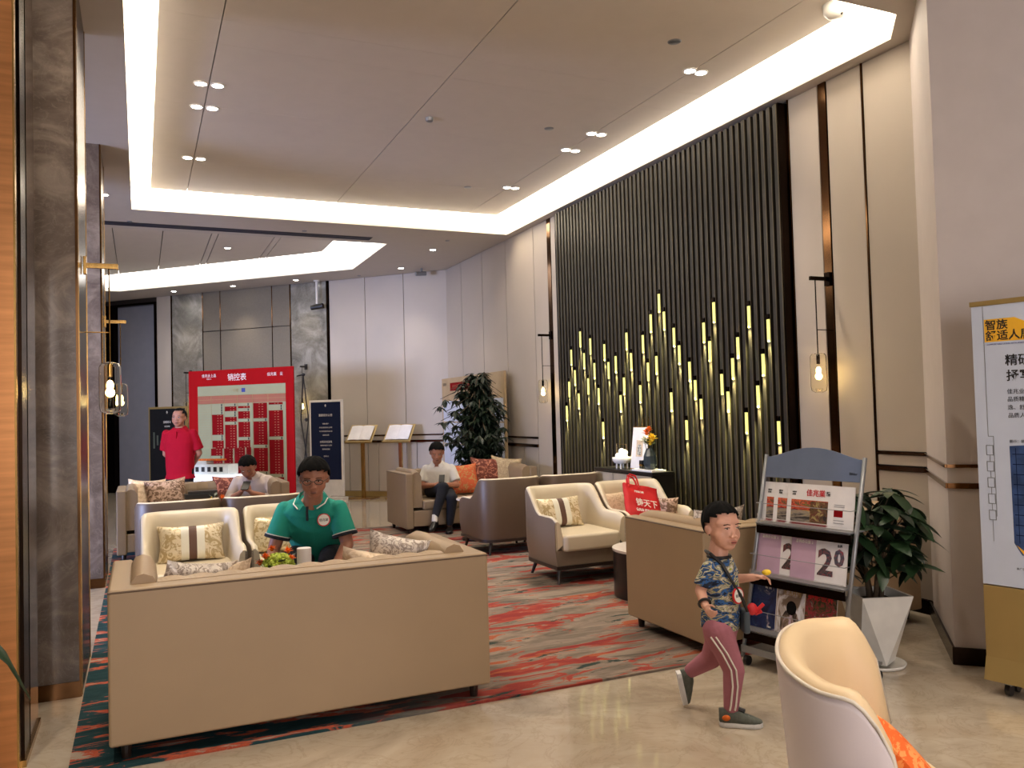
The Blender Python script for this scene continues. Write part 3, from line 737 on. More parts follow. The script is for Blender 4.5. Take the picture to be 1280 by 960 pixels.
dup(chA, (0.355, 7.22, RUGZ), PI, 'cream armchair behind the foreground sofa, left of the man in green', 'armchairs')
dup(chA, (1.11, 7.24, RUGZ), PI, 'cream armchair the man in the green shirt sits on', 'armchairs')
chG = make_armchair('dark brown curved-back armchair seen from behind, facing the man with crossed legs', (3.67, 8.22, RUGZ), 0, M['chair_dark'], M['cream'], 'armchairs')
dup(chG, (4.42, 8.24, RUGZ), 0, 'dark brown armchair seen from behind, next to the cabinet', 'armchairs')
dup(chG, (0.31, 8.0, RUGZ), 0, 'dark brown armchair seen from behind, in front of the floral cushions at the left', 'armchairs')
dup(chG, (1.04, 8.0, RUGZ), 0, 'dark brown armchair seen from behind, in front of the man with the phone', 'armchairs')

# ------------------------------------------------------------------ tub chairs in the foreground
def make_tub(label, loc, rz):
    t = thing('tub_chair', label, 'armchair', loc, rz, 'foreground tub chairs')
    n = 44; rings_o, rings_i = [], []; pipe1, pipe2 = [], []
    for i in range(n+1):
        a = -1.0+2.0*i/n           # -1 near arm end .. 1 far arm end, 0 is the middle of the back
        th = a*R(94)
        q = abs(a)
        rx, ry = 0.45, 0.31
        sg = lambda v, e: math.copysign(abs(v)**e, v)
        X = rx*sg(math.sin(th), .86); Y = -ry*sg(math.cos(th), .80)
        nx, ny = math.sin(th), -math.cos(th)
        hb = 0.80-0.02*min(1, q/0.62)**2
        f = min(1, max(0, (q-0.78)/0.22)); h = hb-0.34*(1-math.sqrt(max(0, 1-f*f)))
        wall = 0.085
        taper = 1-0.16*(1-0.0)
        def P(d, z): # d inward offset, z height (sides slope inward to the foot)
            k = 1-0.20*(1-min(1, z/0.8))
            return (X*k-nx*d, Y*k-ny*d, z)
        rings_o.append([P(0, 0.14), P(0, 0.3), P(0, 0.55*h/0.8+0.06), P(0.0, h-0.03), P(0.004, h-0.012), P(0.014, h-0.004), P(0.016, h-0.03), P(0.02, 0.14)])
        rings_i.append([P(0.012, h-0.02), P(0.014, h), P(0.035, h+0.014), P(wall*0.75, h+0.008), P(wall, h-0.02), P(wall+0.02, h-0.12), P(wall+0.03, 0.42), P(wall+0.02, 0.36), P(0.02, 0.36)])
        pipe1.append(P(0.006, h-0.004)); pipe2.append(P(0.022, h+0.010))
    o = MB().loft(rings_o).build('outer_shell', M['tub_out'], t); autosmooth(o, 50)
    o = MB().loft(rings_i).build('inner_padding', M['tub_in'], t); autosmooth(o, 60)
    o = MB().tube(pipe1, 0.006, 8).build('piping', M['pipe_light'], t, smooth=True)
    pts = [(0.31*math.sin(R(a)), -0.19*math.cos(R(a))) for a in range(-150, 151, 15)]
    MB().prism(pts, 0.33, 0.40).build('seat_cushion', M['tub_in'], t, bevel=0.03, seg=3)
    MB().prism([(x*1.02, y*1.02) for x, y in pts], 0.14, 0.33).build('seat_base', M['tub_out'], t)
    for a in (45, 135, 225, 315):
        x, y = 0.2*math.cos(R(a)), 0.19*math.sin(R(a)); MB().tube([(x, y, 0.15), (x*1.15, y*1.15, 0)], 0.02, 8, [0.02, 0.012]).build('leg', M['dark_wood'], t)
    return t
tub = make_tub('cream and pale lilac tub chair at the bottom right with an orange pillow', (2.05, 1.88, 0), R(-135))
dup(tub, (2.30, 1.16, 0), R(8), 'cream tub chair just showing in the bottom right corner')

# ------------------------------------------------------------------ coffee tables, cabinet
def drum(label, loc, top=0.39, r=0.35):
    t = thing('coffee_table', label, 'table', loc, 0, 'round drum tables')
    MB().cyl(0, 0, 0, top-0.022, r-0.006, 40).build('drum', M['black'], t); autosmooth(t.children[-1])
    MB().cyl(0, 0, top-0.022, top, r, 40).build('table_top', M['white_top'], t, bevel=0.003); return t
drum('black drum coffee table with a white top beside the tan sofa', (3.86, 5.83, RUGZ))
drum('black drum coffee table holding the lime flowers behind the foreground sofa', (0.82, 5.58, RUGZ))
def small_table(label, loc, r=0.26, h=0.5):
    t = thing('side_table', label, 'table', loc)
    MB().cyl(0, 0, h-0.02, h, r, 32).build('table_top', M['white_top'], t, bevel=0.003)
    MB().cyl(0, 0, 0.02, h-0.02, 0.15, 24).cyl(0, 0, 0, 0.02, 0.2, 24).build('pedestal', M['black'], t); autosmooth(t.children[-1]); return t
small_table('white-topped round table between the crossed-leg man and the brown armchair', (3.72, 9.42, RUGZ))
small_table('round table with orange flowers between the brown armchairs and the left sofa', (0.72, 9.2, RUGZ), 0.26, 0.5)
cab = thing('cabinet', 'black cabinet with taupe door panels in front of the slatted screen', 'cabinet', (0, 0, RUGZ))
cx0, cx1, cy0, cy1, ct = 4.80, 5.065, 7.26, 8.44, 0.862
MB().box(cx0+0.012, cx1, cy0, cy1, 0.0, ct-0.03).build('carcass', M['black'], cab)
MB().box(cx0-0.008, cx1+0.005, cy0-0.008, cy1+0.008, ct-0.03, ct).build('cabinet_top', M['black'], cab, bevel=0.003)
for k in range(3):
    a = cy0+0.02+(cy1-cy0-0.04)*k/3; MB().box(cx0, cx0+0.012, a+0.006, a+(cy1-cy0-0.04)/3-0.006, 0.06, ct-0.045).build('door', M['cab_door'], cab, bevel=0.002)
# ------------------------------------------------------------------ cushions
def pillow(name, label, w, h, t, mats, loc, rot, group, bands=None, parent_z=0, n=16, twomat=False):
    """w x h, thickness t, stands upright: x across, z up, face towards -y; bands: list of (u0,u1,mat index)"""
    m = MB(); 
    def pt(u, v, s):
        cu, cv = abs(u), abs(v)
        pinch = 1-0.07*(1-cu**2)*0-0.06*(1-min(cu, 1)**2)*(cv**3)
        x = u*w/2*(1-0.09*(1-cv**2)*cu**4); z = v*h/2*(1-0.12*(1-cu**2)*cv**4)
        d = t/2*((1-cu**3.2)*(1-cv**3.2))**0.55
        return (x, s*d, z+h/2)
    for s in (-1, 1):
        vs = []; fs = []; mi = []
        for i in range(n+1):
            for j in range(n+1): vs.append(pt(2*i/n-1, 2*j/n-1, s))
        for i in range(n):
            for j in range(n):
                f = (i*(n+1)+j, (i+1)*(n+1)+j, (i+1)*(n+1)+j+1, i*(n+1)+j+1)
                fs.append(f if s < 0 else f[::-1])
                q = (i+0.5)/n; k = 0
                for a, b, mm in (bands or []):
                    if a <= q < b: k = mm
                mi.append(k)
        b0 = len(m.v); m.v += vs; m.f += [tuple(b0+x for x in f) for f in fs]; m.mi += mi
    o = m.build(name, mats, smooth=True); o.location = loc; o.rotation_euler = rot
    return tag(o, label, 'cushion', group)
stripe = [(0.34, 0.45, 1), (0.45, 0.60, 2), (0.60, 0.72, 1)]
SM = [M['silk_gold'], M['silk_white'], M['brown_band']]
B = [(0.33, 0.45, 1), (0.45, 0.56, 2), (0.56, 0.70, 1)]
zs = RUGZ+0.43
pillow('cushion', 'striped gold silk cushion on the armchair left of the man in green', 0.50, 0.30, 0.13, SM, (0.355, 6.98, zs), (R(-20), 0, 0), 'striped silk cushions', B, n=26)
pillow('cushion', 'striped gold silk cushion on the armchair left of the red bag', 0.50, 0.30, 0.13, SM, (3.60, 6.98, zs), (R(-20), 0, R(4)), 'striped silk cushions', B, n=26)
pillow('cushion', 'gold silk cushion half hidden behind the man in green', 0.44, 0.32, 0.12, SM[:1], (0.98, 7.03, zs), (R(-18), 0, R(-10)), 'striped silk cushions')
pillow('cushion', 'cream silk cushion behind the red bag', 0.40, 0.30, 0.12, [M['silk_cream']], (4.24, 7.03, zs), (R(-18), 0, R(8)), 'plain cushions')
zs1 = RUGZ+0.43
pillow('cushion', 'silver branch-patterned cushion leaning at the left end of the foreground sofa', 0.40, 0.41, 0.14, [M['silver_weave']], (0.17, 4.64, zs1+.01), (R(20), R(9), R(28)), 'cushions on the foreground sofa')
pillow('cushion', 'peach silk cushion next to the silver one on the foreground sofa', 0.40, 0.36, 0.13, [M['silk_cream']], (0.36, 4.74, zs1+.02), (R(28), R(-12), R(16)), 'cushions on the foreground sofa')
pillow('cushion', 'peach silk cushion at the right end of the foreground sofa', 0.42, 0.38, 0.13, [M['silk_cream']], (1.15, 4.66, zs1+.01), (R(22), R(12), R(-8)), 'cushions on the foreground sofa')
pillow('cushion', 'silver branch-patterned cushion at the right end of the foreground sofa', 0.38, 0.42, 0.14, [M['silver_weave']], (1.33, 4.78, zs1+.02), (R(15), R(12), R(-22)), 'cushions on the foreground sofa')
pillow('cushion', 'silver patterned cushion on the tan sofa, left of the boy', 0.44, 0.46, 0.13, [M['silver_weave']], (3.45, 4.58, zs1), (R(16), 0, R(5)), 'cushions on the tan sofa')
pillow('cushion', 'silver patterned cushion on the tan sofa, right of the boy', 0.42, 0.46, 0.13, [M['silver_weave']], (4.06, 4.60, zs1), (R(16), R(-14), R(5)), 'cushions on the tan sofa')
pillow('cushion', 'yellow and dark floral cushion showing behind the tan sofa arm', 0.28, 0.24, 0.10, [M['floral']], (4.60, 6.78, zs), (R(-14), 0, R(-50)), 'plain cushions')
yb3 = 10.78
pillow('cushion', 'orange floral cushion beside the man with crossed legs', 0.50, 0.44, 0.16, [M['orange_print']], (4.0, 10.60, RUGZ+0.42), (R(-20), 0, R(4)), 'cushions on the back right sofa')
pillow('cushion', 'red-brown floral cushion in the middle of the back right sofa', 0.48, 0.46, 0.15, [M['red_print']], (4.40, 10.74, RUGZ+0.45), (R(-12), R(3), R(0)), 'cushions on the back right sofa')
pillow('cushion', 'beige lace cushion at the right of the back right sofa', 0.44, 0.46, 0.15, [M['beige_lace']], (4.63, 10.72, RUGZ+0.45), (R(-12), R(8), R(-18)), 'cushions on the back right sofa')
pillow('cushion', 'pale silk cushion at the left end of the back left sofa', 0.42, 0.44, 0.14, [M['silk_cream']], (0.06, 10.62, RUGZ+0.43), (R(-14), R(4), R(12)), 'cushions on the back left sofa')
pillow('cushion', 'brown and coral floral cushion on the back left sofa', 0.46, 0.44, 0.15, [M['floral']], (0.30, 10.52, RUGZ+0.43), (R(-18), R(-4), R(8)), 'cushions on the back left sofa')
pillow('cushion', 'dark floral cushion beside the man with the phone', 0.42, 0.42, 0.13, [M['red_print']], (1.0, 10.72, RUGZ+0.43), (R(-12), 0, 0), 'cushions on the back left sofa')
pillow('cushion', 'bright orange cushion standing on the foreground tub chair', 0.32, 0.32, 0.12, [M['bright_orange']], (2.07, 1.70, 0.365), (R(-48), R(42), R(30)), 'tub chair cushion')
# ------------------------------------------------------------------ people
VR = R(-24.1)   # figures are laid out in a frame turned to look along the view
def head_prims(mb, c, H, rot):
    """skull, jaw, nose, ears ... of a head of height H whose centre is c; faces local -y before rot"""
    Mx = Matrix.Translation(Vector(c)) @ rot.to_matrix().to_4x4() @ Matrix.Translation((0, 0, -H*0.5)) @ Matrix.Diagonal((1.10, 1, 1, 1))
    q = rot
    def e(x, y, z, rx, ry, rz):
        mb.ell(Mx @ Vector((x*H, y*H, z*H)), (rx*H*1.10, ry*H, rz*H), 16, 10, q)
    e(0, .07, .62, .325, .40, .37); e(0, -.05, .42, .285, .325, .33); e(0, -.12, .24, .235, .235, .21); e(0, -.20, .12, .14, .14, .11)
    for s in (-1, 1):
        e(s*.13, -.17, .34, .15, .15, .17); e(s*.07, -.17, .60, .20, .15, .14)
        e(s*.315, .04, .44, .035, .075, .115); e(s*.345, .06, .46, .02, .06, .085)
        e(s*.045, -.395, .335, .04, .045, .032)
    def cn(a, ra, b, rb): mb.cone(Mx @ Vector([k*H for k in a]), ra*H, Mx @ Vector([k*H for k in b]), rb*H, 12)
    cn((0, -.33, .50), .030, (0, -.40, .36), .042)
    e(0, -.345, .225, .10, .06, .035); e(0, -.335, .185, .085, .06, .03)
    return Mx
def head_parts(t, Mx, H, skinlip, fluff=1.0, bald=0.0, rot=None, squint=0.5, front=.80, glasses=False):
    m = MB(); n, k = 72, 48; c0 = Vector((0, .065, .60)); rr = (.338*fluff, .418*fluff, .402*fluff)
    random.seed(int(H*1000))
    def hl(x, y):  # height of the hairline at a direction
        if y < -.55: return front-.60+.0
        return 0
    keep = []; vs = []
    for j in range(k+1):
        ph = PI*j/k
        for i in range(n):
            th = 2*PI*i/n
            d = Vector((math.cos(th)*math.sin(ph), math.sin(th)*math.sin(ph), math.cos(ph)))
            jit = 1+0.018*math.sin(7*th+3*ph)+0.014*math.sin(13*th-5*ph)
            p = Vector((d.x*rr[0], d.y*rr[1], d.z*rr[2]))*jit+c0
            vs.append(tuple(Mx @ (p*H)))
            keep.append((d, p))
    fs = []
    for j in range(k):
        for i in range(n):
            a = (j*n+i, j*n+(i+1) % n, (j+1)*n+(i+1) % n, (j+1)*n+i)
            p = sum((keep[q][1] for q in a), Vector())/4; d = sum((keep[q][0] for q in a), Vector())/4
            if d.y < -0.25: lim = front+0.012*math.sin(13*d.x)-0.10*max(0, abs(d.x)-.45)
            elif d.y < 0.15: lim = 0.60
            else: lim = 0.52-0.30*min(1, (d.y-0.15)*2)
            if d.y < -0.25 and abs(d.x) > .70: lim = min(lim, .72)
            if bald and d.y < 0.1 and abs(d.x) < .7: lim = front+bald
            if p.z > lim: fs.append(a)
    m.add(vs, fs)
    h = m.build('hair', M['hair'], t, smooth=True)
    so = h.modifiers.new('s', 'SOLIDIFY'); so.thickness = 0.03*H; so.offset = -1
    for s in (-1, 1):
        e = MB().ell(Mx @ Vector((s*.125*H, -.338*H, .505*H)), (.052*H, .03*H, .026*H*squint), 12, 8, rot).build('eye', M['eye_white'], t, smooth=True)
        MB().ell(Mx @ Vector((s*.125*H, -.362*H, .505*H)), (.026*H, .012*H, .024*H*squint), 10, 6, rot).build('iris', M['iris'], e, smooth=True)
        mb = MB(); mb.tube([Mx @ Vector((s*.06*H, -.372*H, .585*H)), Mx @ Vector((s*.13*H, -.378*H, .602*H)), Mx @ Vector((s*.20*H, -.345*H, .583*H))], .009*H, 6)
        mb.build('eyebrow', M['hair'], t)
        mb = MB(); mb.tube([Mx @ Vector((s*.07*H, -.372*H, .523*H)), Mx @ Vector((s*.125*H, -.380*H, .530*H)), Mx @ Vector((s*.18*H, -.350*H, .520*H))], .008*H, 5)
        mb.build('eyelid', M['hair'], t)
    lp = MB().ell(Mx @ Vector((0, -.405*H, .228*H)), (.075*H, .02*H, .016*H), 12, 6, rot).ell(Mx @ Vector((0, -.400*H, .196*H)), (.065*H, .02*H, .018*H), 12, 6, rot)
    lp.build('lips', skinlip, t, smooth=True)
    MB().tube([Mx @ Vector((-.065*H, -.41*H, .213*H)), Mx @ Vector((0, -.43*H, .212*H)), Mx @ Vector((.065*H, -.41*H, .213*H))], .005*H, 5).build('mouth', M['iris'], t)
    if glasses:
        g = MB()
        for s in (-1, 1):
            ring = [(s*.135+.095*math.cos(a*PI/8), -.415, .50+.07*math.sin(a*PI/8)) for a in range(17)]
            g.tube([Mx @ (Vector(p)*H) for p in ring], .010*H, 5)
            g.tube([Mx @ (Vector(p)*H) for p in ((s*.23, -.405, .51), (s*.34, -.2, .52), (s*.36, .06, .50))], .009*H, 5)
        g.tube([Mx @ (Vector(p)*H) for p in ((-.04, -.425, .51), (0, -.44, .52), (.04, -.425, .51))], .009*H, 5)
        g.build('glasses', M['black'], t)
def hand_prims(mb, wrist, d, nrm, L, curl=0.5, side=1):
    """palm and five fingers; d = direction of the hand, nrm = back of the hand, L = length"""
    d = Vector(d).normalized(); nrm = Vector(nrm); nrm = (nrm-d*nrm.dot(d)).normalized(); s = d.cross(nrm)*side
    w = Vector(wrist)
    q = Matrix((s, d, nrm)).transposed().to_quaternion()
    mb.cone(w, L*.15, w+d*L*.12, L*.15)
    mb.ell(w+d*L*.30, (L*.215, L*.26, L*.10), 12, 8, q)
    for k, (o, ln) in enumerate(((-.155, .40), (-.055, .46), (.05, .43), (.15, .33))):
        b = w+d*L*.48+s*L*o
        d2 = (d*math.cos(curl)-nrm*math.sin(curl)).normalized(); d3 = (d*math.cos(curl*2.2)-nrm*math.sin(curl*2.2)).normalized()
        p = b+d2*L*ln*.52; e = p+d3*L*ln*.48
        mb.cone(b, L*.052, p, L*.047, 10); mb.cone(p, L*.047, e, L*.038, 10)
    b = w+d*L*.16-s*L*.15; d2 = (d*.75-s*.62-nrm*.2).normalized(); p = b+d2*L*.25; e = p+(d*.9-s*.2-nrm*.35).normalized()*L*.2
    mb.cone(b, L*.075, p, L*.055, 10); mb.cone(p, L*.055, e, L*.045, 10)
def torso(mb, secs, right, n=20):
    """closed loft through elliptical sections (centre, half width, half depth)"""
    rings = []
    for k, (c, rx, ry) in enumerate(secs):
        c = Vector(c); a = Vector(secs[max(0, k-1)][0]); b = Vector(secs[min(len(secs)-1, k+1)][0]); ax = (b-a).normalized()
        r = Vector(right[k] if isinstance(right, list) else right); r = (r-ax*r.dot(ax)).normalized(); f = ax.cross(r)
        rings.append([tuple(c+r*rx*math.copysign(abs(math.cos(2*PI*i/n))**.85, math.cos(2*PI*i/n))+f*ry*math.copysign(abs(math.sin(2*PI*i/n))**.85, math.sin(2*PI*i/n))) for i in range(n)])
    mb.loft(rings)
def limb(mb, pts, rs):
    for a, b, ra, rb in zip(pts[:-1], pts[1:], rs[:-1], rs[1:]): mb.cone(a, ra, b, rb, 16)
def person(label, loc, J, skin, lip, vox=.007):
    """J: joints of one figure. Builds one continuous body and its clothing."""
    t = thing('person', label, 'person', loc, VR)
    mb = MB(); H = J['H']; rot = J['hrot']
    Mx = head_prims(mb, J['head'], H, rot)
    hc = Vector(J['head'])
    mb.cone(J['neck'], J['nr']*1.15, hc+rot.to_matrix() @ Vector((0, .07*H, -.22*H)), J['nr'])
    torso(mb, [(c, rx*.9, ry*.85) for c, rx, ry in J['torso']], J['right'])
    for k in ('armL', 'armR'):
        pts, rs = J[k]; limb(mb, pts, rs)
        if k+'h' in J: hand_prims(mb, *J[k+'h'])
    for k in ('legL', 'legR'):
        pts, rs = J[k]; limb(mb, pts, [r*.8 for r in rs])
    remeshed(mb, 'body', skin, t, vox, 4)
    head_parts(t, Mx, H, lip, rot=rot, **J.get('face', {}))
    return t, Mx
def shirt(t, J, mat, vox, sleeve=(0.62, 1.0), cut=None, name='shirt', grow=1.0, extra=None, smooth=5):
    mb = MB(); torso(mb, [(c, rx*1.06*grow, ry*1.08*grow) for c, rx, ry in J['torso'][J.get('hem', 0):]], J['right'])
    for k in ('armL', 'armR'):
        pts, rs = J[k]; a, b = Vector(pts[0]), Vector(pts[1]); e = a.lerp(b, sleeve[0])
        if sleeve[0] > 1.05:
            c = Vector(pts[2]); e = b.lerp(c, sleeve[0]-1); mb.cone(a, rs[0]*1.08, b, rs[1]*1.3, 16); mb.cone(b, rs[1]*1.3, e, rs[2]*1.3, 16)
        else:
            d = (e-a).normalized(); u = d.orthogonal().normalized(); v = d.cross(u)
            n = 18; mb.loft([[tuple(a.lerp(e, q)+u*r*math.cos(2*PI*i/n)+v*r*math.sin(2*PI*i/n)) for i in range(n)] for q, r in ((-.05, rs[0]*1.02), (.3, rs[0]*1.16), (1, rs[0]*1.30*sleeve[1]))])
            mb.cone(a, rs[0]*1.05, a.lerp(e, .3), rs[0]*1.14, 16)
    if extra: extra(mb)
    return remeshed(mb, name, mat, t, vox, smooth)
def trousers(t, J, mat, vox, hipc=None, to=0.93, grow=1.12):
    mb = MB()
    for k in ('legL', 'legR'):
        pts, rs = J[k]; p = [Vector(x) for x in pts]
        p[2] = p[1].lerp(p[2], to); limb(mb, p, [r*grow for r in rs])
    c, rx, ry = J['torso'][0]; torso(mb, [(Vector(c)-Vector((0, 0, J.get('seat', .1))), rx*.8, ry*.85), (c, rx, ry), (J['torso'][1][0], J['torso'][1][1]*.98, J['torso'][1][2]*.98)], J['right'] if not isinstance(J['right'], list) else J['right'][0])
    return remeshed(mb, 'trousers', mat, t, vox, 4)
def ring(t, name, c, axis, rx, ry, r, mat, right=(1, 0, 0)):
    ax = Vector(axis).normalized(); u = Vector(right); u = (u-ax*u.dot(ax)).normalized(); v = ax.cross(u)
    pts = [Vector(c)+u*rx*math.cos(2*PI*i/20)+v*ry*math.sin(2*PI*i/20) for i in range(21)]
    return MB().tube(pts, r, 6).build(name, mat, t, smooth=True)
def shoe(t, heel, toe, w, h, upper, sole, roll=(0, 0, 1)):
    a = Vector(heel); b = Vector(toe); d = (b-a).normalized(); L = (b-a).length; u = Vector(roll); u = (u-d*u.dot(d)).normalized(); s = d.cross(u)
    def P(x, y, z): return tuple(a+d*x*L+s*y*w+u*z*h)
    out = [(0, 0), (.02, .28), (.12, .40), (.35, .38), (.6, .46), (.8, .44), (.93, .30), (1, 0)]
    out = out+[(x, -y) for x, y in out[-2:0:-1]]
    mb = MB(); mb.loft([[P(x, y*.98, 0) for x, y in out], [P(x, y*1.06, .12) for x, y in out], [P(x, y*1.0, .26) for x, y in out]])
    so = mb.build('sole', sole)
    mb = MB()
    hts = lambda x: .95 if x < .3 else .95-(x-.3)/.7*.55
    def top(z, k): return [P(x*(1-.02*z)+.0, y*k, .24+(hts(x)-.24)*z) for x, y in out]
    mb.loft([top(0, 1), top(.4, .98), top(.8, .8), top(1.0, .45)])
    up_ = mb.build('shoe', upper, t, smooth=True); so.parent = up_
    return up_
E_ = lambda x, y, z: Euler((R(x), R(y), R(z)))

# --- boy walking past the magazine rack
bx, by = 2.61, 3.37
J = dict(H=.228, head=(0.015, -.01, .954), hrot=E_(2, 0, 22), neck=(-.012, 0, .795), nr=.044,
  right=[(-.66, -.75, 0)]*6,
  torso=[((-.012, 0, .455), .094, .078), ((-.005, 0, .53), .092, .078), ((0, 0, .62), .090, .074), ((-.003, 0, .71), .094, .068), ((-.006, 0, .775), .085, .055), ((-.008, 0, .81), .045, .042)],
  armL=([(-.075, -.075, .765), (-.118, -.075, .655), (-.118, -.165, .605)], [.033, .027, .020]),
  armLh=((-.118, -.175, .602), (.10, -.9, -.35), (-.9, -.2, .2), .105, 1.0, 1),
  armR=([(.055, .085, .765), (.075, .07, .675), (.155, -.02, .700)], [.032, .026, .019]),
  armRh=((.160, -.026, .702), (.85, -.35, .08), (-.1, .3, 1), .105, .65, -1),
  legL=([(-.035, -.045, .46), (.035, -.055, .265), (.012, -.06, .07)], [.066, .047, .032]),
  legR=([(.02, .04, .46), (-.035, .11, .275), (-.130, .19, .185)], [.066, .047, .032]),
  face=dict(fluff=1.0, squint=.45, front=.82))
boy, Mx = person('small boy in a blue camouflage T-shirt and pink trousers walking past the rack', (bx, by, 0), J, M['skin_boy'], M['skin_lip_b'], .0042)
def bx_extra(mb): pass
J['hem'] = 0
shirt(boy, J, M['camo'], .0045, (.80, 1.0), grow=1.04)
trousers(boy, J, M['pink_trousers'], .0055)
ring(boy, 'collar', (-.004, 0, .806), (0, 0, 1), .056, .054, .008, M['ink'], (-.66, -.75, 0))
# side stripes of the near trouser leg
for o in (-.012, .012):
    MB().tube([(-.072+o, -.112, .44), (-.02+o, -.118, .36), (.020+o, -.112, .28), (.026+o, -.108, .2), (.015+o, -.104, .11), (.01+o, -.10, .085)], .0045, 6).build('side_stripe', M['white_ink'], boy)
shoe(boy, (-.045, -.055, .002), (.155, -.10, .002), .078, .085, M['shoe_grey'], M['shoe_white'])
shoe(boy, (-.20, .19, .185), (-.165, .21, .006), .078, .085, M['shoe_grey'], M['shoe_white'], (1, 0, .1))
MB().ell((-.02, -.098, .05), (.02, .008, .014)).build('shoe_patch', M['fl_orange'], boy)
for q in (.06, .085): MB().tube([(q-.012, -.094-.35*(q-.06), .030), (q+.004, -.088-.35*(q-.06), .056)], .0035, 5).build('shoe_stripe', M['white_ink'], boy)
MB().tube([(.045, -.055, .078), (.075, -.075, .070)], .012, 6).build('shoe_strap', M['rubber'], boy)
MB().cone((.012, -.06, .06), .024, (.012, -.06, .085), .024).cone((-.155, .195, .165), .024, (-.135, .19, .18), .024).build('sock', M['white_cloth'], boy)
ring(boy, 'wristband', (-.118, -.155, .612), (0, -.9, -.5), .027, .027, .007, M['ink'])
bd = MB().cyl(0, 0, 0, .006, .040, 24).build('badge', M['red_ink'], boy, loc=(.055, -.098, .632), rot=(R(86), 0, R(38)))
MB().cyl(0, 0, 0.006, .008, .033, 24).build('badge_face', M['white_ink'], bd)
tx = text('badge_print', '佳兆業', .016, M['ink'], bd, (0, -.006, .0085), (0, 0, 0))
bag = thing('crossbody_pouch', 'small grey pouch with a red charm on a black strap across the boy', 'bag', (bx, by, 0), VR)
MB().tube([(-.055, -.045, .825), (-.01, -.088, .78), (.03, -.105, .70), (.075, -.10, .62), (.105, -.075, .55), (.115, -.03, .50)], .008, 6).tube([(-.055, -.045, .825), (-.065, .02, .83), (-.02, .075, .78)], .008, 6).build('strap', M['ink'], bag)
MB().box(.085, .118, -.085, .02, .44, .55).build('pouch', plain('slate_cloth', rgb(74, 84, 92), .8), bag, bevel=.012)
MB().ell((.135, -.055, .555), (.026, .014, .030)).tube([(.155, -.055, .545), (.19, -.06, .58)], .009, 6).tube([(.15, -.05, .53), (.18, -.06, .545)], .009, 6).build('charm', M['red_ink'], bag)
tag(MB().ell((0, 0, 0), (.024, .02, .014)).build('snack', M['fl_yellow'], smooth=True, loc=(2.765, 3.215, .735)), 'small yellow snack held in the hand of the boy', 'snack')

# --- man in the green polo shirt, sitting forward on the armchair
gx, gy = 1.12, 6.14
J = dict(H=.268, head=(.075, -.19, 1.105), hrot=E_(12, 0, 10), neck=(.03, -.05, .91), nr=.062,
  right=(1, 0, 0),
  torso=[((.0, .36, .50), .185, .15), ((.0, .30, .58), .19, .145), ((.0, .17, .68), .195, .13), ((.005, .06, .79), .205, .12), ((.01, -.01, .88), .19, .10), ((.015, -.04, .935), .09, .07)],
  armL=([(-.185, .0, .865), (-.255, -.04, .60), (-.25, -.24, .43)], [.062, .046, .032]),
  armLh=((-.25, -.26, .42), (.2, -.8, -.5), (-.3, -.3, .8), .18, .5, 1),
  armR=([(.205, .0, .865), (.27, -.04, .61), (.225, -.22, .50)], [.062, .046, .032]),
  armRh=((.222, -.24, .49), (-.15, -.6, -.75), (.2, -.7, .5), .18, .6, -1),
  legL=([(-.10, .33, .50), (-.14, -.08, .50), (-.14, -.06, .09)], [.10, .075, .05]),
  legR=([(.10, .33, .50), (.15, -.08, .50), (.15, -.06, .09)], [.10, .075, .05]), seat=.02,
  face=dict(fluff=1.07, squint=.6, front=.78, glasses=True))
gm, Mx = person('man in a green polo shirt and glasses leaning forward on an armchair', (gx, gy, RUGZ), J, M['skin'], M['skin_lip'], .0065)
shirt(gm, J, M['teal'], .008, (.72, 1.05), grow=1.05)
trousers(gm, J, M['dark_trousers'], .010)
for s in (-1, 1):
    a, b = Vector(J['armL' if s < 0 else 'armR'][0][0]), Vector(J['armL' if s < 0 else 'armR'][0][1]); d = b-a
    for q, mm, rr in ((.71, 'teal_dark', .007), (.675, 'white_cloth', .0035), (.745, 'teal_dark', .007)):
        ring(gm, 'sleeve_band', a.lerp(b, q), d, .0865, .0865, rr, M[mm])
    # collar flaps with a white line
    MB().loft([[(s*.03+.015, -.125, .915), (s*.075+.015, -.085, .955), (s*.085+.015, -.02, .985), (s*.07+.015, .04, .995)], [(s*.055+.015, -.155, .875), (s*.12+.015, -.085, .91), (s*.125+.015, -.01, .94), (s*.09+.015, .06, .965)]], closed=False).build('collar', M['teal'], gm)
    so = gm.children[-1].modifiers.new('s', 'SOLIDIFY'); so.thickness = .008
    MB().tube([(s*.068+.015, -.155, .885), (s*.112+.015, -.10, .915), (s*.116+.015, -.02, .945)], .005, 6).build('collar_line', M['white_ink'], gm)
MB().tube([(.015, -.150, .90), (.012, -.150, .86), (.012, -.146, .80)], .009, 6).build('placket', M['teal_dark'], gm)
bd = MB().cyl(0, 0, 0, .006, .046, 24).build('badge', M['red_ink'], gm, loc=(.125, -.128, .80), rot=(R(76), 0, R(6)))
MB().cyl(0, 0, .006, .008, .039, 24).build('badge_face', M['white_ink'], bd)
text('badge_print', '佳兆業', .022, M['ink'], bd, (0, -.008, .0085), (0, 0, 0))
for s in (-1, 1): shoe(gm, (s*.145, .0, .002), (s*.15, -.26, .002), .10, .09, M['black'], M['black'])
tag(MB().ell((0, 0, 0), (.10, .07, .09)).ell((.10, .02, -.02), (.09, .06, .08)).build('black_bag', M['ink'], smooth=True, loc=(1.44, 5.78, .47)), 'black bag by the hand of the man in green', 'bag')
rb = MB(); rb.add([(0, 0, .12), (-.04, -.01, -.04), (.05, -.02, -.05), (.0, .03, -.04)], [(0, 1, 2), (0, 2, 3), (0, 3, 1), (1, 3, 2)])
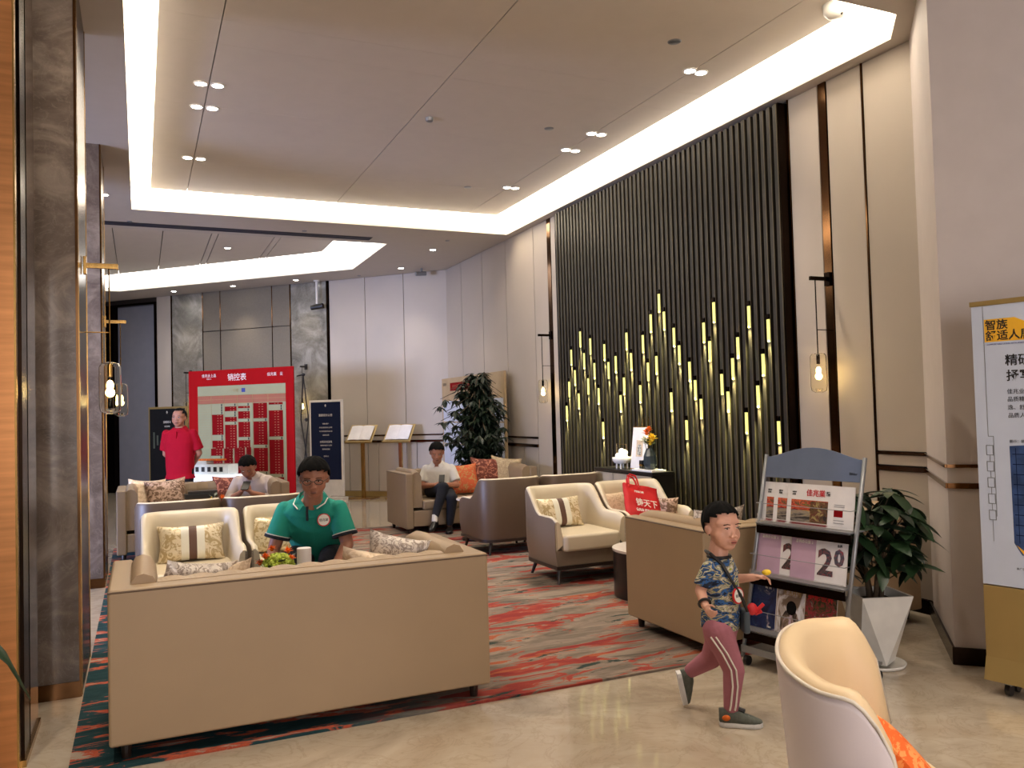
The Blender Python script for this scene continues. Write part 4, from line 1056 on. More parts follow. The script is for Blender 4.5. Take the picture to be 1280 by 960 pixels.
tag(rb.build('red_pennant', M['red_ink'], loc=(1.345, 5.72, .47)), 'small red cloth tip standing at the right hand of the man in green', 'cloth')

# --- man in the red polo shirt standing at the back
J = dict(H=.255, head=(.0, -.02, 1.585), hrot=E_(0, 0, 0), neck=(.0, .01, 1.43), nr=.058, right=(1, 0, 0),
  torso=[((.0, .0, .80), .165, .115), ((.0, .0, .92), .17, .12), ((.0, .0, 1.08), .175, .125), ((.0, .0, 1.24), .19, .125), ((.0, .0, 1.37), .175, .10), ((.0, .0, 1.44), .085, .07)],
  armL=([(-.185, .0, 1.365), (-.225, .06, 1.08), (-.08, .20, .93)], [.058, .042, .030]),
  armLh=((-.06, .20, .92), (1, .1, -.3), (0, 1, 0), .18, .5, 1),
  armR=([(.185, .0, 1.365), (.245, .06, 1.08), (.10, .20, .91)], [.058, .042, .030]),
  armRh=((.08, .21, .90), (-1, .1, -.2), (0, 1, 0), .18, .5, -1),
  legL=([(-.09, 0, .86), (-.10, -.01, .47), (-.10, .02, .09)], [.09, .062, .045]),
  legR=([(.09, 0, .86), (.10, -.01, .47), (.10, .02, .09)], [.09, .062, .045]),
  face=dict(fluff=.985, squint=.7, front=.86, bald=.02))
rm, Mx = person('man in a red polo shirt standing behind the left sofa, hands behind his back', (.50, 12.5, 0), J, M['skin'], M['skin_lip'], .0085)
J2 = dict(J); J2['torso'] = [((.0, .0, .735), .185, .135)]+J['torso']
shirt(rm, J2, M['red_shirt'], .010, (.80, 1.08), grow=1.05)
trousers(rm, J, M['dark_trousers'], .011)
for s in (-1, 1):
    MB().loft([[(s*.02, -.085, 1.40), (s*.065, -.05, 1.455), (s*.07, .03, 1.475)], [(s*.05, -.115, 1.355), (s*.11, -.06, 1.40), (s*.11, .04, 1.43)]], closed=False).build('collar', M['red_shirt'], rm)
    so = rm.children[-1].modifiers.new('s', 'SOLIDIFY'); so.thickness = .008
    shoe(rm, (s*.11, .08, .002), (s*.13, -.18, .002), .10, .09, M['black'], M['black'])
MB().tube([(.0, -.125, 1.39), (.0, -.135, 1.30)], .008, 6).build('placket', M['red_shirt'], rm)

# --- man with crossed legs on the back right sofa
J = dict(H=.25, head=(.0, -.10, 1.02), hrot=E_(24, 0, 6), neck=(-.01, .02, .86), nr=.056, right=(1, 0, 0),
  torso=[((.0, .06, .50), .165, .125), ((.0, .07, .60), .165, .12), ((.0, .07, .70), .175, .12), ((-.005, .05, .80), .18, .105), ((-.01, .03, .85), .10, .075)],
  armL=([(-.165, .05, .795), (-.215, -.03, .575), (-.02, -.26, .60)], [.055, .042, .030]),
  armLh=((.0, -.27, .61), (.9, -.2, .2), (.1, -.4, .9), .17, .7, 1),
  armR=([(.175, .05, .795), (.25, -.04, .575), (.13, -.27, .60)], [.055, .042, .030]),
  armRh=((.11, -.28, .61), (-.9, -.2, .2), (.1, -.4, .9), .17, .7, -1),
  legL=([(-.09, .02, .50), (.10, -.38, .575), (-.005, -.52, .22)], [.092, .066, .044]),
  legR=([(.10, .02, .48), (.21, -.40, .44), (.17, -.40, .10)], [.092, .066, .044]), seat=.02,
  face=dict(fluff=1.05, squint=.5, front=.80))
m3, Mx = person('man in a pale short-sleeved shirt sitting with crossed legs on the back right sofa', (3.62, 10.58, RUGZ), J, M['skin'], M['skin_lip'], .0085)
shirt(m3, J, M['white_cloth'], .010, (.78, 1.0), grow=1.08)
trousers(m3, J, M['dark_trousers'], .010)
for s in (-1, 1):
    MB().loft([[(s*.02-.01, -.055, .845), (s*.06-.01, -.02, .89), (s*.06-.01, .06, .905)], [(s*.05-.01, -.09, .805), (s*.10-.01, -.03, .845), (s*.10-.01, .06, .87)]], closed=False).build('collar', M['white_cloth'], m3)
    so = m3.children[-1].modifiers.new('s', 'SOLIDIFY'); so.thickness = .008
MB().cone((-.005, -.52, .24), .038, (-.008, -.545, .17), .038).build('sock', M['white_cloth'], m3)
shoe(m3, (.015, -.48, .13), (-.05, -.68, .05), .09, .085, M['black'], M['black'])
shoe(m3, (.17, -.33, .002), (.17, -.59, .002), .10, .09, M['black'], M['black'])
ph = MB().box(-.037, .037, -.006, .006, -.07, .07).build('smartphone', M['black'], loc=(3.555, 10.25, .70), rot=(R(-50), 0, R(-24)), bevel=.004); tag(ph, 'black phone in the hands of the man with crossed legs', 'phone')

# --- man looking at his phone on the back left sofa
J = dict(H=.255, head=(.0, -.18, .96), hrot=E_(38, 0, 4), neck=(-.0, -.03, .845), nr=.058, right=(1, 0, 0),
  torso=[((.0, .10, .50), .175, .13), ((.0, .09, .60), .18, .125), ((.0, .06, .70), .19, .12), ((-.0, .02, .79), .185, .105), ((-.0, -.01, .84), .10, .075)],
  armL=([(-.185, .02, .785), (-.27, -.08, .56), (-.055, -.30, .66)], [.058, .046, .032]),
  armLh=((-.045, -.31, .67), (.5, -.2, .6), (-.4, -.6, .3), .18, .7, 1),
  armR=([(.185, .02, .785), (.27, -.08, .56), (.085, -.30, .66)], [.058, .046, .032]),
  armRh=((.075, -.31, .67), (-.5, -.2, .6), (.4, -.6, .3), .18, .7, -1),
  legL=([(-.09, .04, .50), (-.14, -.40, .48), (-.14, -.38, .09)], [.092, .066, .046]),
  legR=([(.09, .04, .50), (.14, -.40, .48), (.14, -.38, .09)], [.092, .066, .046]), seat=.02,
  face=dict(fluff=1.03, squint=.5, front=.80))
m4, Mx = person('man in a pale lilac shirt bent over his phone on the back left sofa', (1.23, 10.50, RUGZ), J, M['skin'], M['skin_lip'], .0085)
shirt(m4, J, M['stripe_shirt'], .010, (1.45, 1.0), grow=1.08)
trousers(m4, J, M['dark_trousers'], .010)
for s in (-1, 1):
    MB().loft([[(s*.02, -.105, .825), (s*.065, -.07, .875), (s*.065, .01, .895)], [(s*.05, -.13, .785), (s*.105, -.08, .83), (s*.105, .01, .86)]], closed=False).build('collar', M['stripe_shirt'], m4)
    so = m4.children[-1].modifiers.new('s', 'SOLIDIFY'); so.thickness = .008
    shoe(m4, (s*.14, -.30, .002), (s*.15, -.57, .002), .10, .09, M['black'], M['black'])
ph = MB().box(-.045, .045, -.006, .006, -.075, .075).build('smartphone', M['black'], loc=(1.115, 10.17, .765), rot=(R(-55), 0, R(-24)), bevel=.004); tag(ph, 'black phone held by the man in the lilac shirt', 'phone')
# ------------------------------------------------------------------ magazine rack
RK = (3.27, 4.0, 0); RKZ = R(-80)
rack = thing('magazine_rack', 'grey metal magazine rack with a blue-grey arched header, full of papers', 'rack', RK, RKZ)
def px(z): return 0.062*z-0.042          # the posts splay a little
def ly(z): return 0.165*z
for s, w0 in (('l', 0.0), ('r', 0.655)):
    MB().tube([(w0+px(.05), ly(.05), .05), (w0+px(1.24), ly(1.24), 1.245)], 0.0125, 10).build('post', M['grey_metal'], rack, smooth=True)
    MB().tube([(w0+px(.05)+(.03 if s == 'l' else -.05), .24, .09), (w0+px(.5)+(.02 if s == 'l' else -.03), ly(.5)+.012, .5)], 0.006, 8).build('rear_post', M['grey_metal'], rack, smooth=True)
hp = [(0.01, 0), (0.655, 0), (0.668, .125)]
hp += [(0.63-(0.59)*k/14, .125+.06*math.sin(PI*k/14)**1.2) for k in range(15)]+[(0.02, .125)]
hm = MB(); hm.loft([[(x, y0, z) for x, z in hp] for y0 in (-.006, .006)])
hm.build('header_panel', M['rack_blue'], rack, loc=(px(1.1)+.0, ly(1.11), 1.11), rot=(R(-9.4), 0, 0), bevel=.002)
text('header_print', 'Bilder', .021, M['ink'], rack, (.60+px(1.14), ly(1.155)-.0085, 1.148), (R(90-9.4), 0, 0))
acr = NT('clear_acrylic'); acr.set((1, 1, 1, 1), 0.06); acr.p.inputs['Transmission Weight'].default_value = 0.9; acr.p.inputs['IOR'].default_value = 1.15; acr.p.inputs['Alpha'].default_value = 0.55
M['acr'] = acr.m
for z in (.225, .545, .845):
    x0, x1 = px(z)+.012, px(z)+.645
    sh = MB().box(x0, x1, ly(z)-.045, ly(z)+.085, z-.006, z).build('shelf', M['grey_metal'], rack)
    MB().box(x0, x1, ly(z)-.049, ly(z)-.045, z-.012, z+.026).build('shelf_lip', M['acr'], sh)
    MB().box(x0, x1, ly(z)-.040, ly(z)-.034, z-.062, z-.008).build('shelf_valance', M['dark_bronze'], sh)
    MB().tube([(x0, ly(z+.1)-.05, z+.115), (x1, ly(z+.1)-.05, z+.115)], .0022, 6).tube([(x0, ly(z+.1)-.05, z+.115), (x0, ly(z+.1), z+.115)], .0022, 6).tube([(x1, ly(z+.1)-.05, z+.115), (x1, ly(z+.1), z+.115)], .0022, 6).build('retaining_wire', M['grey_metal'], sh)
MB().box(-.03, .63, -.01, .38, .085, .10).box(-.03, .63, -.014, -.006, .085, .125).build('base_tray', M['grey_metal'], rack)
for x in (-.015, .62):
    for y in (.02, .35):
        MB().cyl(0, 0, -.012, .012, .028, 16).build('caster', M['black'], rack, loc=(x, y, .03), rot=(0, R(90), 0))
RM = Matrix.Translation(Vector(RK)) @ Matrix.Rotation(RKZ, 4, 'Z')
def printed(name, label, x, z, w, h, k, group, quads, texts=(), cover=None, cat='magazine'):
    """a thin paper item leaning on the rack at layer k; quads are flat print areas (x0,x1,z0,z1,material)"""
    y = ly(z)-.014-.006*k
    t = thing(name, label, cat, RM @ Vector((x+px(z), y+.03, z)), RKZ, group)
    t.rotation_euler = (Matrix.Rotation(RKZ, 4, 'Z') @ Matrix.Rotation(R(-9.4), 4, 'X')).to_euler()
    MB().box(0, w, 0, .004, 0, h).build('pages', cover or M['paper'], t)
    for i, (a, b, c, d, mt) in enumerate(quads):
        MB().box(a, b, -.0006-.0002*i, 0, c, d).build('print', mt, t)
    for (s, size, a, c, mt) in texts:
        text('lettering', s, size, mt, t, (a, -.0022, c), (R(90), 0, 0), .0002, 'LEFT', bold=.0006 if size < .1 else .006)
    return t
def photo_mat(name, stops, sc=(9, 9, 9), dist=1.5):
    t = NT(name); v = t.coord(sc); t.set(t.ramp(t.noise(v, 1, 6, .65, dist), stops), .35); return t.m
ph1 = photo_mat('news_photo_red_hall', [(.38, rgb(28, 14, 18)), (.47, rgb(150, 30, 44)), (.52, rgb(226, 110, 66)), (.58, rgb(90, 66, 60)), (.66, rgb(150, 140, 60))], (10, 10, 22))
ph2 = photo_mat('news_photo_crowd', [(.38, rgb(40, 28, 26)), (.5, rgb(110, 84, 50)), (.56, rgb(96, 24, 40)), (.64, rgb(170, 156, 96))], (22, 22, 22))
ph3 = photo_mat('news_photo_road', [(.4, rgb(60, 52, 50)), (.5, rgb(150, 140, 130)), (.6, rgb(176, 150, 90))], (6, 6, 30))
for k in range(3):
    x0 = (0.0, .085, .185)[k]; w = .44
    lb = ('newspaper at the left of the top rack row, mostly covered', 'newspaper in the middle of the top rack row, half covered', 'white newspaper on top in the upper rack row with red headline letters')[k]
    printed('newspaper', lb, x0+.005, .85, w, .235-.0*k, k, 'newspapers in the top row of the rack',
        [(.03, .275, .085, .145, ph1), (.03, .275, .018, .085, ph3), (.16, .275, .02, .14, ph2), (.03, .275, .002, .014, M['red_cell']), (.315, .37, .065, .105, M['red_cell']),
         (.315, .38, .13, .132, M['ink']), (.315, .38, .12, .122, M['ink']), (.315, .38, .045, .047, M['ink']), (.315, .38, .03, .032, M['ink'])],
        [('佳兆業', .042, .13, .172, M['red_ink']), ('NEWS', .010, .035, .185, M['ink']), ('月刊', .012, .035, .170, M['ink']), ('总第\n17期', .013, .262, .19, M['ink'])], cat='newspaper')
pk = plain('pale_pink_print', rgb(196, 164, 188), .45)
ph20 = photo_mat('dark_ink_wash', [(.40, rgb(40, 36, 40)), (.52, rgb(90, 80, 78)), (.6, rgb(160, 50, 50))], (40, 40, 40), 2)
for k in range(2):
    x0 = (0.012, .255)[k]
    printed('brochure', ('pink and white brochure with a big 20, left and partly covered', 'pink and white brochure with a big 20, on the right')[k], x0, .55, .365, .232, k, 'brochures in the middle row of the rack',
        [(0, .165, 0, .232, pk)], [('2', .20, .180, .045, ph20), ('0', .12, .285, .105, ph20), ('业界', .016, .30, .205, M['ink']), ('总裁办公室 2', .02, .03, .205, M['white_ink'])], cat='brochure')
nv = photo_mat('cover_photo_navy', [(.35, rgb(16, 22, 48)), (.5, rgb(26, 40, 84)), (.60, rgb(40, 60, 90)), (.68, rgb(170, 150, 160))], (12, 12, 12))
gr = photo_mat('cover_photo_pale', [(.40, rgb(120, 100, 84)), (.48, rgb(190, 182, 180)), (.6, rgb(216, 214, 222))], (10, 10, 7))
fm = photo_mat('cover_photo_figure', [(.4, rgb(44, 32, 32)), (.5, rgb(140, 118, 100)), (.6, rgb(190, 170, 190))], (16, 16, 10))
rd = photo_mat('cover_photo_red_green', [(.38, rgb(26, 20, 20)), (.47, rgb(70, 70, 40)), (.54, rgb(150, 40, 56)), (.6, rgb(56, 44, 34)), (.68, rgb(200, 170, 160))], (20, 20, 20))
def blob(pts): return pts
a = printed('magazine', 'navy magazine with a figure, left in the bottom row of the rack', .008, .23, .182, .262, 0, 'magazines in the bottom row of the rack', [(0, .182, 0, .262, nv)], [('时 尚', .02, .10, .235, M['white_ink']), ('Film', .016, .13, .012, M['white_ink'])])
a = printed('magazine', 'pale magazine with a seated figure, middle of the bottom row', .198, .23, .185, .262, 0, 'magazines in the bottom row of the rack', [(0, .185, 0, .262, gr)], [('生活月刊', .03, .04, .222, M['gold_paint'])])
fg = MB(); fg.loft([[(x, y, z) for x, z in [(.03, 0), (.15, 0), (.165, .06), (.14, .12), (.12, .14), (.06, .13), (.03, .08)]] for y in (-.0014, -.0008)]); fg.build('print', fm, a)
fh = MB(); fh.loft([[(.10+.034*math.cos(q*PI/8), y, .150+.04*math.sin(q*PI/8)) for q in range(16)] for y in (-.0018, -.0010)]); fh.build('print', M['hair'], a)
a = printed('magazine', 'red and black magazine with pink title, right of the bottom row', .390, .23, .20, .268, 0, 'magazines in the bottom row of the rack', [(0, .20, 0, .268, rd)], [('摄影世界', .042, .012, .222, M['red_ink'])])

# ------------------------------------------------------------------ light box poster on casters
lb = thing('poster_stand', 'gold wheeled stand with a pale blue poster of black and yellow lettering', 'poster stand', (4.07, 3.05, 0), R(-77))
MB().box(0, .85, 0, .13, .09, .565).build('base_box', M['gold_paint'], lb, bevel=.004)
bs = MB().loft([[(0, -.0, .19), (0, .13, .19), (0, .13, .075), (0, -.035, .075)], [(.85, -.0, .19), (.85, .13, .19), (.85, .13, .075), (.85, -.035, .075)]]); bs.build('plinth', M['gold_paint'], lb)
MB().box(-.004, .854, -.004, .134, 2.04, 2.065).box(0, .85, .005, .13, .57, 2.04).build('frame', M['gold_paint'], lb)
MB().box(.003, .847, -.001, .006, .572, 2.038).build('poster_face', M['light_face'], lb)
F = -.0022
pp = MB(); pp.loft([[(x, y, z) for x, z in [(.065, 1.845), (.50, 1.845), (.50, 1.90), (.33, 1.905), (.215, 1.965), (.065, 1.965)]] for y in (-.0016, -.0006)]); pp.build('yellow_block', M['yellow_ink'], lb)
for s, size, x, z, mt in (('智族', .056, .070, 1.913, 'ink'), ('舒适人居', .056, .070, 1.856, 'ink'), ('精研品质', .062, .160, 1.722, 'ink'), ('抒写生活', .062, .163, 1.642, 'ink'), ('佳兆业精装', .028, .163, 1.572, 'ink'), ('品质精工细作', .028, .163, 1.532, 'ink'), ('逸、舒适空间', .028, .163, 1.490, 'ink'), ('品质人居', .028, .163, 1.448, 'ink'), ('图示：装修', .018, .165, 1.318, 'ink'), ('本广告仅供参考', .014, .17, .665, 'ink')):
    text('lettering', s, size, M[mt], lb, (x, F, z), (R(90), 0, 0), .0003, 'LEFT', bold=.0010 if size > .04 else 0)
text('lettering', 'COMFORTABLE LIVING WITH WISDOM', .011, M['blue_ink'], lb, (.075, F, 1.828), (R(90), 0, 0), .0003, 'LEFT')
tl = MB()
tl.box(.060, .0625, F, -.001, 1.35, 2.035)
for k in range(5):
    z = 1.30-.085*k; w_ = .018
    tl.box(.066-w_, .066+w_, F, -.001, z, z+.003).box(.066-w_, .066+w_, F, -.001, z-.05, z-.047).box(.066-w_, .066-w_+.003, F, -.001, z-.05, z).box(.066+w_-.003, .066+w_, F, -.001, z-.05, z).box(.065, .067, F, -.001, z-.085, z-.05)
tl.box(.086, .0885, F, -.001, .93, 1.35).box(.061, .088, F, -.001, 1.348, 1.351).box(.065, .067, F, -.001, .80, .90)
tl.build('line_drawing', M['grey_metal'], lb)
im = MB(); im.loft([[(x, y, z) for x, z in [(.163, 1.30), (.80, 1.34), (.80, .74), (.20, .74), (.165, .80)]] for y in (-.0016, -.0006)]); im.build('building_picture', M['blue_print'], lb)
bw = MB()
for k in range(9):
    bw.box(.175, .79, F, -.001, .84+k*.052, .844+k*.052)
for k in range(12): bw.box(.19+k*.05, .193+k*.05, F, -.001, .80, 1.29)
bw.build('picture_lines', M['navy'], lb)
yt = MB(); yt.add([(.175, F-.0004, .792), (.24, F-.0004, .74), (.40, F-.0004, .74), (.40, F-.0004, .70), (.24, F-.0004, .70)], [(0, 4, 3, 2, 1)]); yt.build('yellow_stripe', M['yellow_ink'], lb)
for x in (.10, .75):
    for y in (.02, .11):
        MB().cyl(0, 0, -.012, .012, .032, 16).build('caster', M['black'], lb, loc=(x, y, .034), rot=(0, R(90), 0))
        MB().box(x-.018, x+.018, y-.018, y+.018, .055, .078).build('caster_fork', M['grey_metal'], lb)

# ------------------------------------------------------------------ plants
def leaf_mesh(L, W, droop=.25):
    m = MB(); n = 6; vs = []
    for k in range(n+1):
        q = k/n; w_ = W*math.sin(PI*min(1, q**.8))**.8*.5 if 0 < q < 1 else 0.0005
        z = -droop*L*q*q
        vs += [(q*L, -w_, z+.10*w_), (q*L, 0, z-.06*w_), (q*L, w_, z+.10*w_)]
    fs = []
    for k in range(n):
        for j in range(2): fs.append((k*3+j, k*3+j+1, (k+1)*3+j+1, (k+1)*3+j))
    me = bpy.data.meshes.new('leaf'); me.from_pydata(vs, [], fs); me.polygons.foreach_set('use_smooth', [True]*len(me.polygons)); return me
# planter: square above, turned square below, so its sides are triangles
pc = Vector((3.95, 3.66, 0)); pr = R(-20)
plant = thing('potted_plant', 'bushy dark green plant in a faceted white planter by the pilaster', 'plant', pc, 0)
top = [(.215*math.cos(R(45+90*k)+pr), .215*math.sin(R(45+90*k)+pr), .425) for k in range(4)]
bot = [(.105*math.cos(R(90*k)+pr), .105*math.sin(R(90*k)+pr), .02) for k in range(4)]
m = MB(); vs = top+bot; fs = []
for k in range(4):
    fs.append((k, 4+k, (k+1) % 4) if False else (k, (k+1) % 4, 4+(k+1) % 4)); fs.append((k, 4+(k+1) % 4, 4+k))
fs += [(7, 6, 5, 4)]
ti = [(x*.90, y*.90, z) for x, y, z in top]; tb = [(x*.86, y*.86, .37) for x, y, z in top]
b = 8; vs += ti+tb
for k in range(4): j = (k+1) % 4; fs += [(k, j, b+j, b+k)[::-1], (b+k, b+j, b+4+j, b+4+k)[::-1]]
m.add(vs, fs); m.build('planter', M['white_cer'], plant)
MB().prism([(x*.99, y*.99) for x, y, z in tb], .355, .372).build('soil', M['soil'], plant)
MB().lathe([(.10, .0), (.15, .004), (.158, .022), (.15, .022), (.14, .008), (.0005, .006)], 28).build('saucer', M['white_cer'], plant, smooth=True)
random.seed(7)
lm = leaf_mesh(.19, .072); lm.materials.append(M['leaf'])
lm2 = leaf_mesh(.16, .06, .35); lm2.materials.append(M['leaf2'])
st = MB(); nleaf = 0
for k in range(5):
    a = k*1.3; st.tube([(.03*math.cos(a), .03*math.sin(a), .36), (.05*math.cos(a+.3), .05*math.sin(a+.3), .52), (.13*math.cos(a+.6), .13*math.sin(a+.6), .78)], .012, 7, [.016, .013, .007])
st.build('stem', M['bark'], plant)
br = MB()
for k in range(46):
    u_ = random.random(); a = k*2.39996; z = 0.58+.46*(1-(k/46))+random.uniform(-.03, .03)
    rr = .08+.19*math.sqrt(1-((z-.76)/.31)**2 if abs(z-.76) < .31 else 0)*random.uniform(.5, 1)
    c = Vector((rr*math.cos(a), rr*math.sin(a), z))
    br.tube([(0.3*c.x, .3*c.y, max(.5, z-.18)), tuple(c)], .0035, 5)
    for q in range(6):
        if nleaf >= 276: break
        o = bpy.data.objects.new('leaf', lm if (k+q) % 3 else lm2); COL.objects.link(o); o.parent = plant; o.location = c
        o.rotation_euler = (random.uniform(-.3, .3), random.uniform(-.15, .75), a+q*PI/3+random.uniform(-.25, .25)); s = random.uniform(.75, 1.15); o.scale = (s, s, s); nleaf += 1
br.build('twig', M['bark'], plant)

tree = thing('potted_tree', 'tall leafy dark green tree standing behind the back right sofa', 'plant', (4.58, 11.42, 0))
MB().lathe([(.12, 0), (.18, .02), (.21, .38), (.19, .40), (.17, .34), (.0005, .34)], 24).build('pot', M['dark_wood'], tree, smooth=True)
random.seed(11)
tk = MB(); tk.tube([(0, 0, .3), (.02, 0, .8), (-.03, .02, 1.2), (0, 0, 1.5)], .03, 8, [.035, .03, .025, .015])
tips = []
for k in range(84):
    a = k*2.39996; z = 2.08-1.25*(k/84); rmax = .22+.36*math.sin(PI*min(1, max(0, (2.12-z)/1.25))**.8)
    rr = rmax*random.uniform(.55, 1); b0 = (0, 0, max(.8, z-.35))
    if z < 1.15: rr *= .8
    c = (rr*math.cos(a)*(1.2 if math.cos(a) < 0 else .72), rr*math.sin(a)*(1.0 if math.sin(a) < 0 else .5)-.02, z-.15*rr)
    tk.tube([b0, (c[0]*.5, c[1]*.5, z+.06), c], .008, 5, [.012, .008, .004]); tips.append(c)
tk.build('trunk', M['bark'], tree)
fo = MB(); LV = []
for c in tips:
    for w_ in range(8):
        cc = Vector(c)*random.uniform(.55, 1.0)+Vector((random.uniform(-.1, .1), random.uniform(-.07, .07), random.uniform(-.08, .10)))
        if w_ > 2: cc = Vector((c[0]*random.uniform(.1, .6), c[1]*random.uniform(.1, .6), c[2]+random.uniform(-.1, .12)))
        for q in range(7):
            a = q*2*PI/7+random.uniform(-.3, .3); L = random.uniform(.11, .18); W_ = L*.40
            Mq = Matrix.Translation(cc) @ Matrix.Rotation(a, 4, 'Z') @ Matrix.Rotation(random.uniform(.1, 1.0), 4, 'Y')
            fo.add([(0, 0, 0), (L*.45, -W_/2, 0), (L, 0, -.02), (L*.45, W_/2, 0)], [(0, 1, 2, 3)], Mq)
f = fo.build('foliage', M['leaf2'], tree); f['kind'] = 'stuff'

# blades of a plant at the left edge of the frame
p3 = thing('leafy_plant', 'long green leaf blades of a plant at the left edge, before the copper panel', 'plant', (-.62, 2.6, 0))
MB().lathe([(.12, 0), (.16, .02), (.19, .34), (.17, .36), (.15, .31), (.0005, .31)], 24).build('pot', M['white_cer'], p3, smooth=True)
def blade(pts, w_):
    m = MB(); vs = []; n = len(pts)
    for k, p in enumerate(pts):
        q = k/(n-1); ww = w_*math.sin(PI*(.12+.86*q))
        d = Vector((-.3, 1, 0)).normalized()
        vs += [tuple(Vector(p)-d*ww*.3+Vector((0, 0, -ww*.5))), tuple(p), tuple(Vector(p)+d*ww*.3+Vector((0, 0, ww*.5)))]
    fs = [(k*3+j, k*3+j+1, k*3+j+4, k*3+j+3) for k in range(n-1) for j in range(2)]
    m.add(vs, fs); o = m.build('leaf', M['leaf'], p3, smooth=True); so = o.modifiers.new('s', 'SOLIDIFY'); so.thickness = .002
for ang, rch, hh in ((0.05, .34, 1.02), (1.9, .3, .9), (2.8, .35, .95), (3.9, .3, 1.05), (5.0, .3, .9), (.9, .22, 1.2), (5.8, .26, 1.18)):
    pts = []
    for k in range(9):
        q = k/8; r_ = rch*q**1.3; z = .33+(hh-.33)*math.sin(min(1, q*1.18)*PI*.5)-max(0, q-.7)**1.5*1.3
        pts.append((r_*math.cos(ang), r_*math.sin(ang), z))
    blade(pts, .075)

# ------------------------------------------------------------------ things on the cabinet
zc = RUGZ+ct
t = thing('footed_bowl', 'white footed ceramic bowl with white balls on the black cabinet', 'bowl', (4.93, 8.05, zc))
MB().lathe([(.03, .05), (.085, .06), (.105, .09), (.108, .125), (.098, .125), (.09, .10), (.0005, .08)], 28).build('bowl', M['white_cer'], t, smooth=True)
for k in range(4): a = R(45+90*k); MB().cyl(.06*math.cos(a), .06*math.sin(a), 0, .065, .010, 8).build('foot', M['white_cer'], t)
fb = MB()
for p in ((0, 0, .15), (.04, .02, .14), (-.04, .01, .14), (.01, -.045, .14), (0, .045, .14), (.0, 0, .19), (.03, -.02, .175)): fb.ell(p, (.034, .034, .034), 12, 8)
fb.build('ball_filling', emis('glowing_white_ball', (1, .97, .9, 1), .6), t, smooth=True)  # white balls given a weak emission of their own
t = thing('wire_stand', 'thin brass wire stand round the footed bowl on the cabinet', 'stand', (4.93, 8.05, zc))
MB().tube([(-.0, .10, 0), (0, .10, .27), (0, -.10, .27), (0, -.10, 0)], .003, 6).build('wire', M['gold'], t)
t = thing('picture_frame', 'white matted picture in a thin gold frame leaning on the slats', 'picture', (4.955, 7.76, zc), R(-90))
t.rotation_euler = (Matrix.Rotation(R(-90), 4, 'Z') @ Matrix.Rotation(R(-7), 4, 'X')).to_euler()
MB().box(-.165, .165, 0, .02, 0, .47).build('frame', M['gold'], t, bevel=.002)
MB().box(-.155, .155, -.002, 0, .01, .46).build('mat_board', M['paper'], t)
MB().box(-.062, .062, -.0035, -.002, .14, .32).build('inner_mat', M['silk_cream'], t)
MB().box(-.035, .035, -.0045, -.0035, .16, .27).build('print', photo_mat('small_sketch', [(.44, rgb(40, 40, 44)), (.5, rgb(210, 206, 196))], (40, 40, 40)), t)
for k in range(5): MB().box(-.12+k*.06, -.117+k*.06, .004, .010, .47, .47+(.05, .09, .12, .10, .11)[k]).build('brass_rod', M['gold'], t)
t = thing('tray', 'flat white tray on the right end of the black cabinet', 'tray', (4.90, 7.47, zc)); MB().box(-.09, .09, -.19, .19, 0, .022).build('tray_board', M['white_cer'], t, bevel=.004)
t = thing('glass_vase', 'smoked glass vase with orange and yellow flowers on the white tray', 'vase', (4.90, 7.44, zc+.022))
v_ = MB().lathe([(.045, 0), (.055, .01), (.072, .06), (.066, .14), (.040, .21), (.036, .22)], 9, cap=False).build('vase', plain('smoke_grey_glass', rgb(58, 66, 70), .12), t)
so = v_.modifiers.new('s', 'SOLIDIFY'); so.thickness = .004
MB().lathe([(.0005, 0.001), (.045, .001)], 9, cap=False).build('vase_base', M['black'], t)
def flower(par, c, r, mat, n=14, seed=1, nm='blossom', nst=2):
    random.seed(seed); m = MB()
    for ring_ in range(3):
        for k in range(n-ring_*3):
            a = 2*PI*k/(n-ring_*3)+ring_; el = R(10+ring_*30)
            d = Vector((math.cos(a)*math.cos(el), math.sin(a)*math.cos(el), math.sin(el)))
            s = d.cross(Vector((0, 0, 1))).normalized()*r*.22; e = Vector(c)+d*r*random.uniform(.85, 1.1); b_ = Vector(c)
            m.add([tuple(b_), tuple((b_+e)/2+s+Vector((0, 0, r*.1))), tuple(e), tuple((b_+e)/2-s+Vector((0, 0, r*.1)))], [(0, 1, 2, 3)])
    m.ell(c, (r*.35, r*.35, r*.3), 8, 6)
    return m.build(nm, mat, par)
sm_ = MB()
for c in ((0, .03, .34), (0, -.07, .30), (0, .09, .28), (0, -.02, .40)): sm_.tube([(0, 0, .05), (c[0], c[1], c[2])], .003, 5)
sm_.build('stem', M['leaf'], t)
flower(t, (-.01, -.07, .315), .075, M['fl_yellow'], seed=2); flower(t, (-.01, -.03, .27), .055, M['fl_yellow'], seed=3)
flower(t, (0, .045, .375), .06, M['fl_orange'], seed=4); flower(t, (0, .0, .41), .05, M['fl_orange'], seed=5); flower(t, (0, .09, .29), .06, M['fl_white'], seed=6)
lf = MB()
for k in range(14):
    a = k*2.4; L = .10; Mq = Matrix.Translation((0, .01*math.cos(a), .25)) @ Matrix.Rotation(a, 4, 'Z') @ Matrix.Rotation(-.3-.06*k, 4, 'Y'); lf.add([(0, 0, 0), (L*.5, -.02, 0), (L, 0, 0), (L*.5, .02, 0)], [(0, 1, 2, 3)], Mq)
lf.build('foliage', M['leaf'], t)
t = thing('candle_glass', 'small dark square glass candle holder beside the smoked vase', 'candle holder', (4.90, 7.58, zc+.022)); MB().box(-.028, .028, -.028, .028, 0, .09).build('cup', M['black'], t, bevel=.003); MB().box(-.0285, .0285, -.0285, .0285, .03, .05).build('gold_band', M['gold'], t)

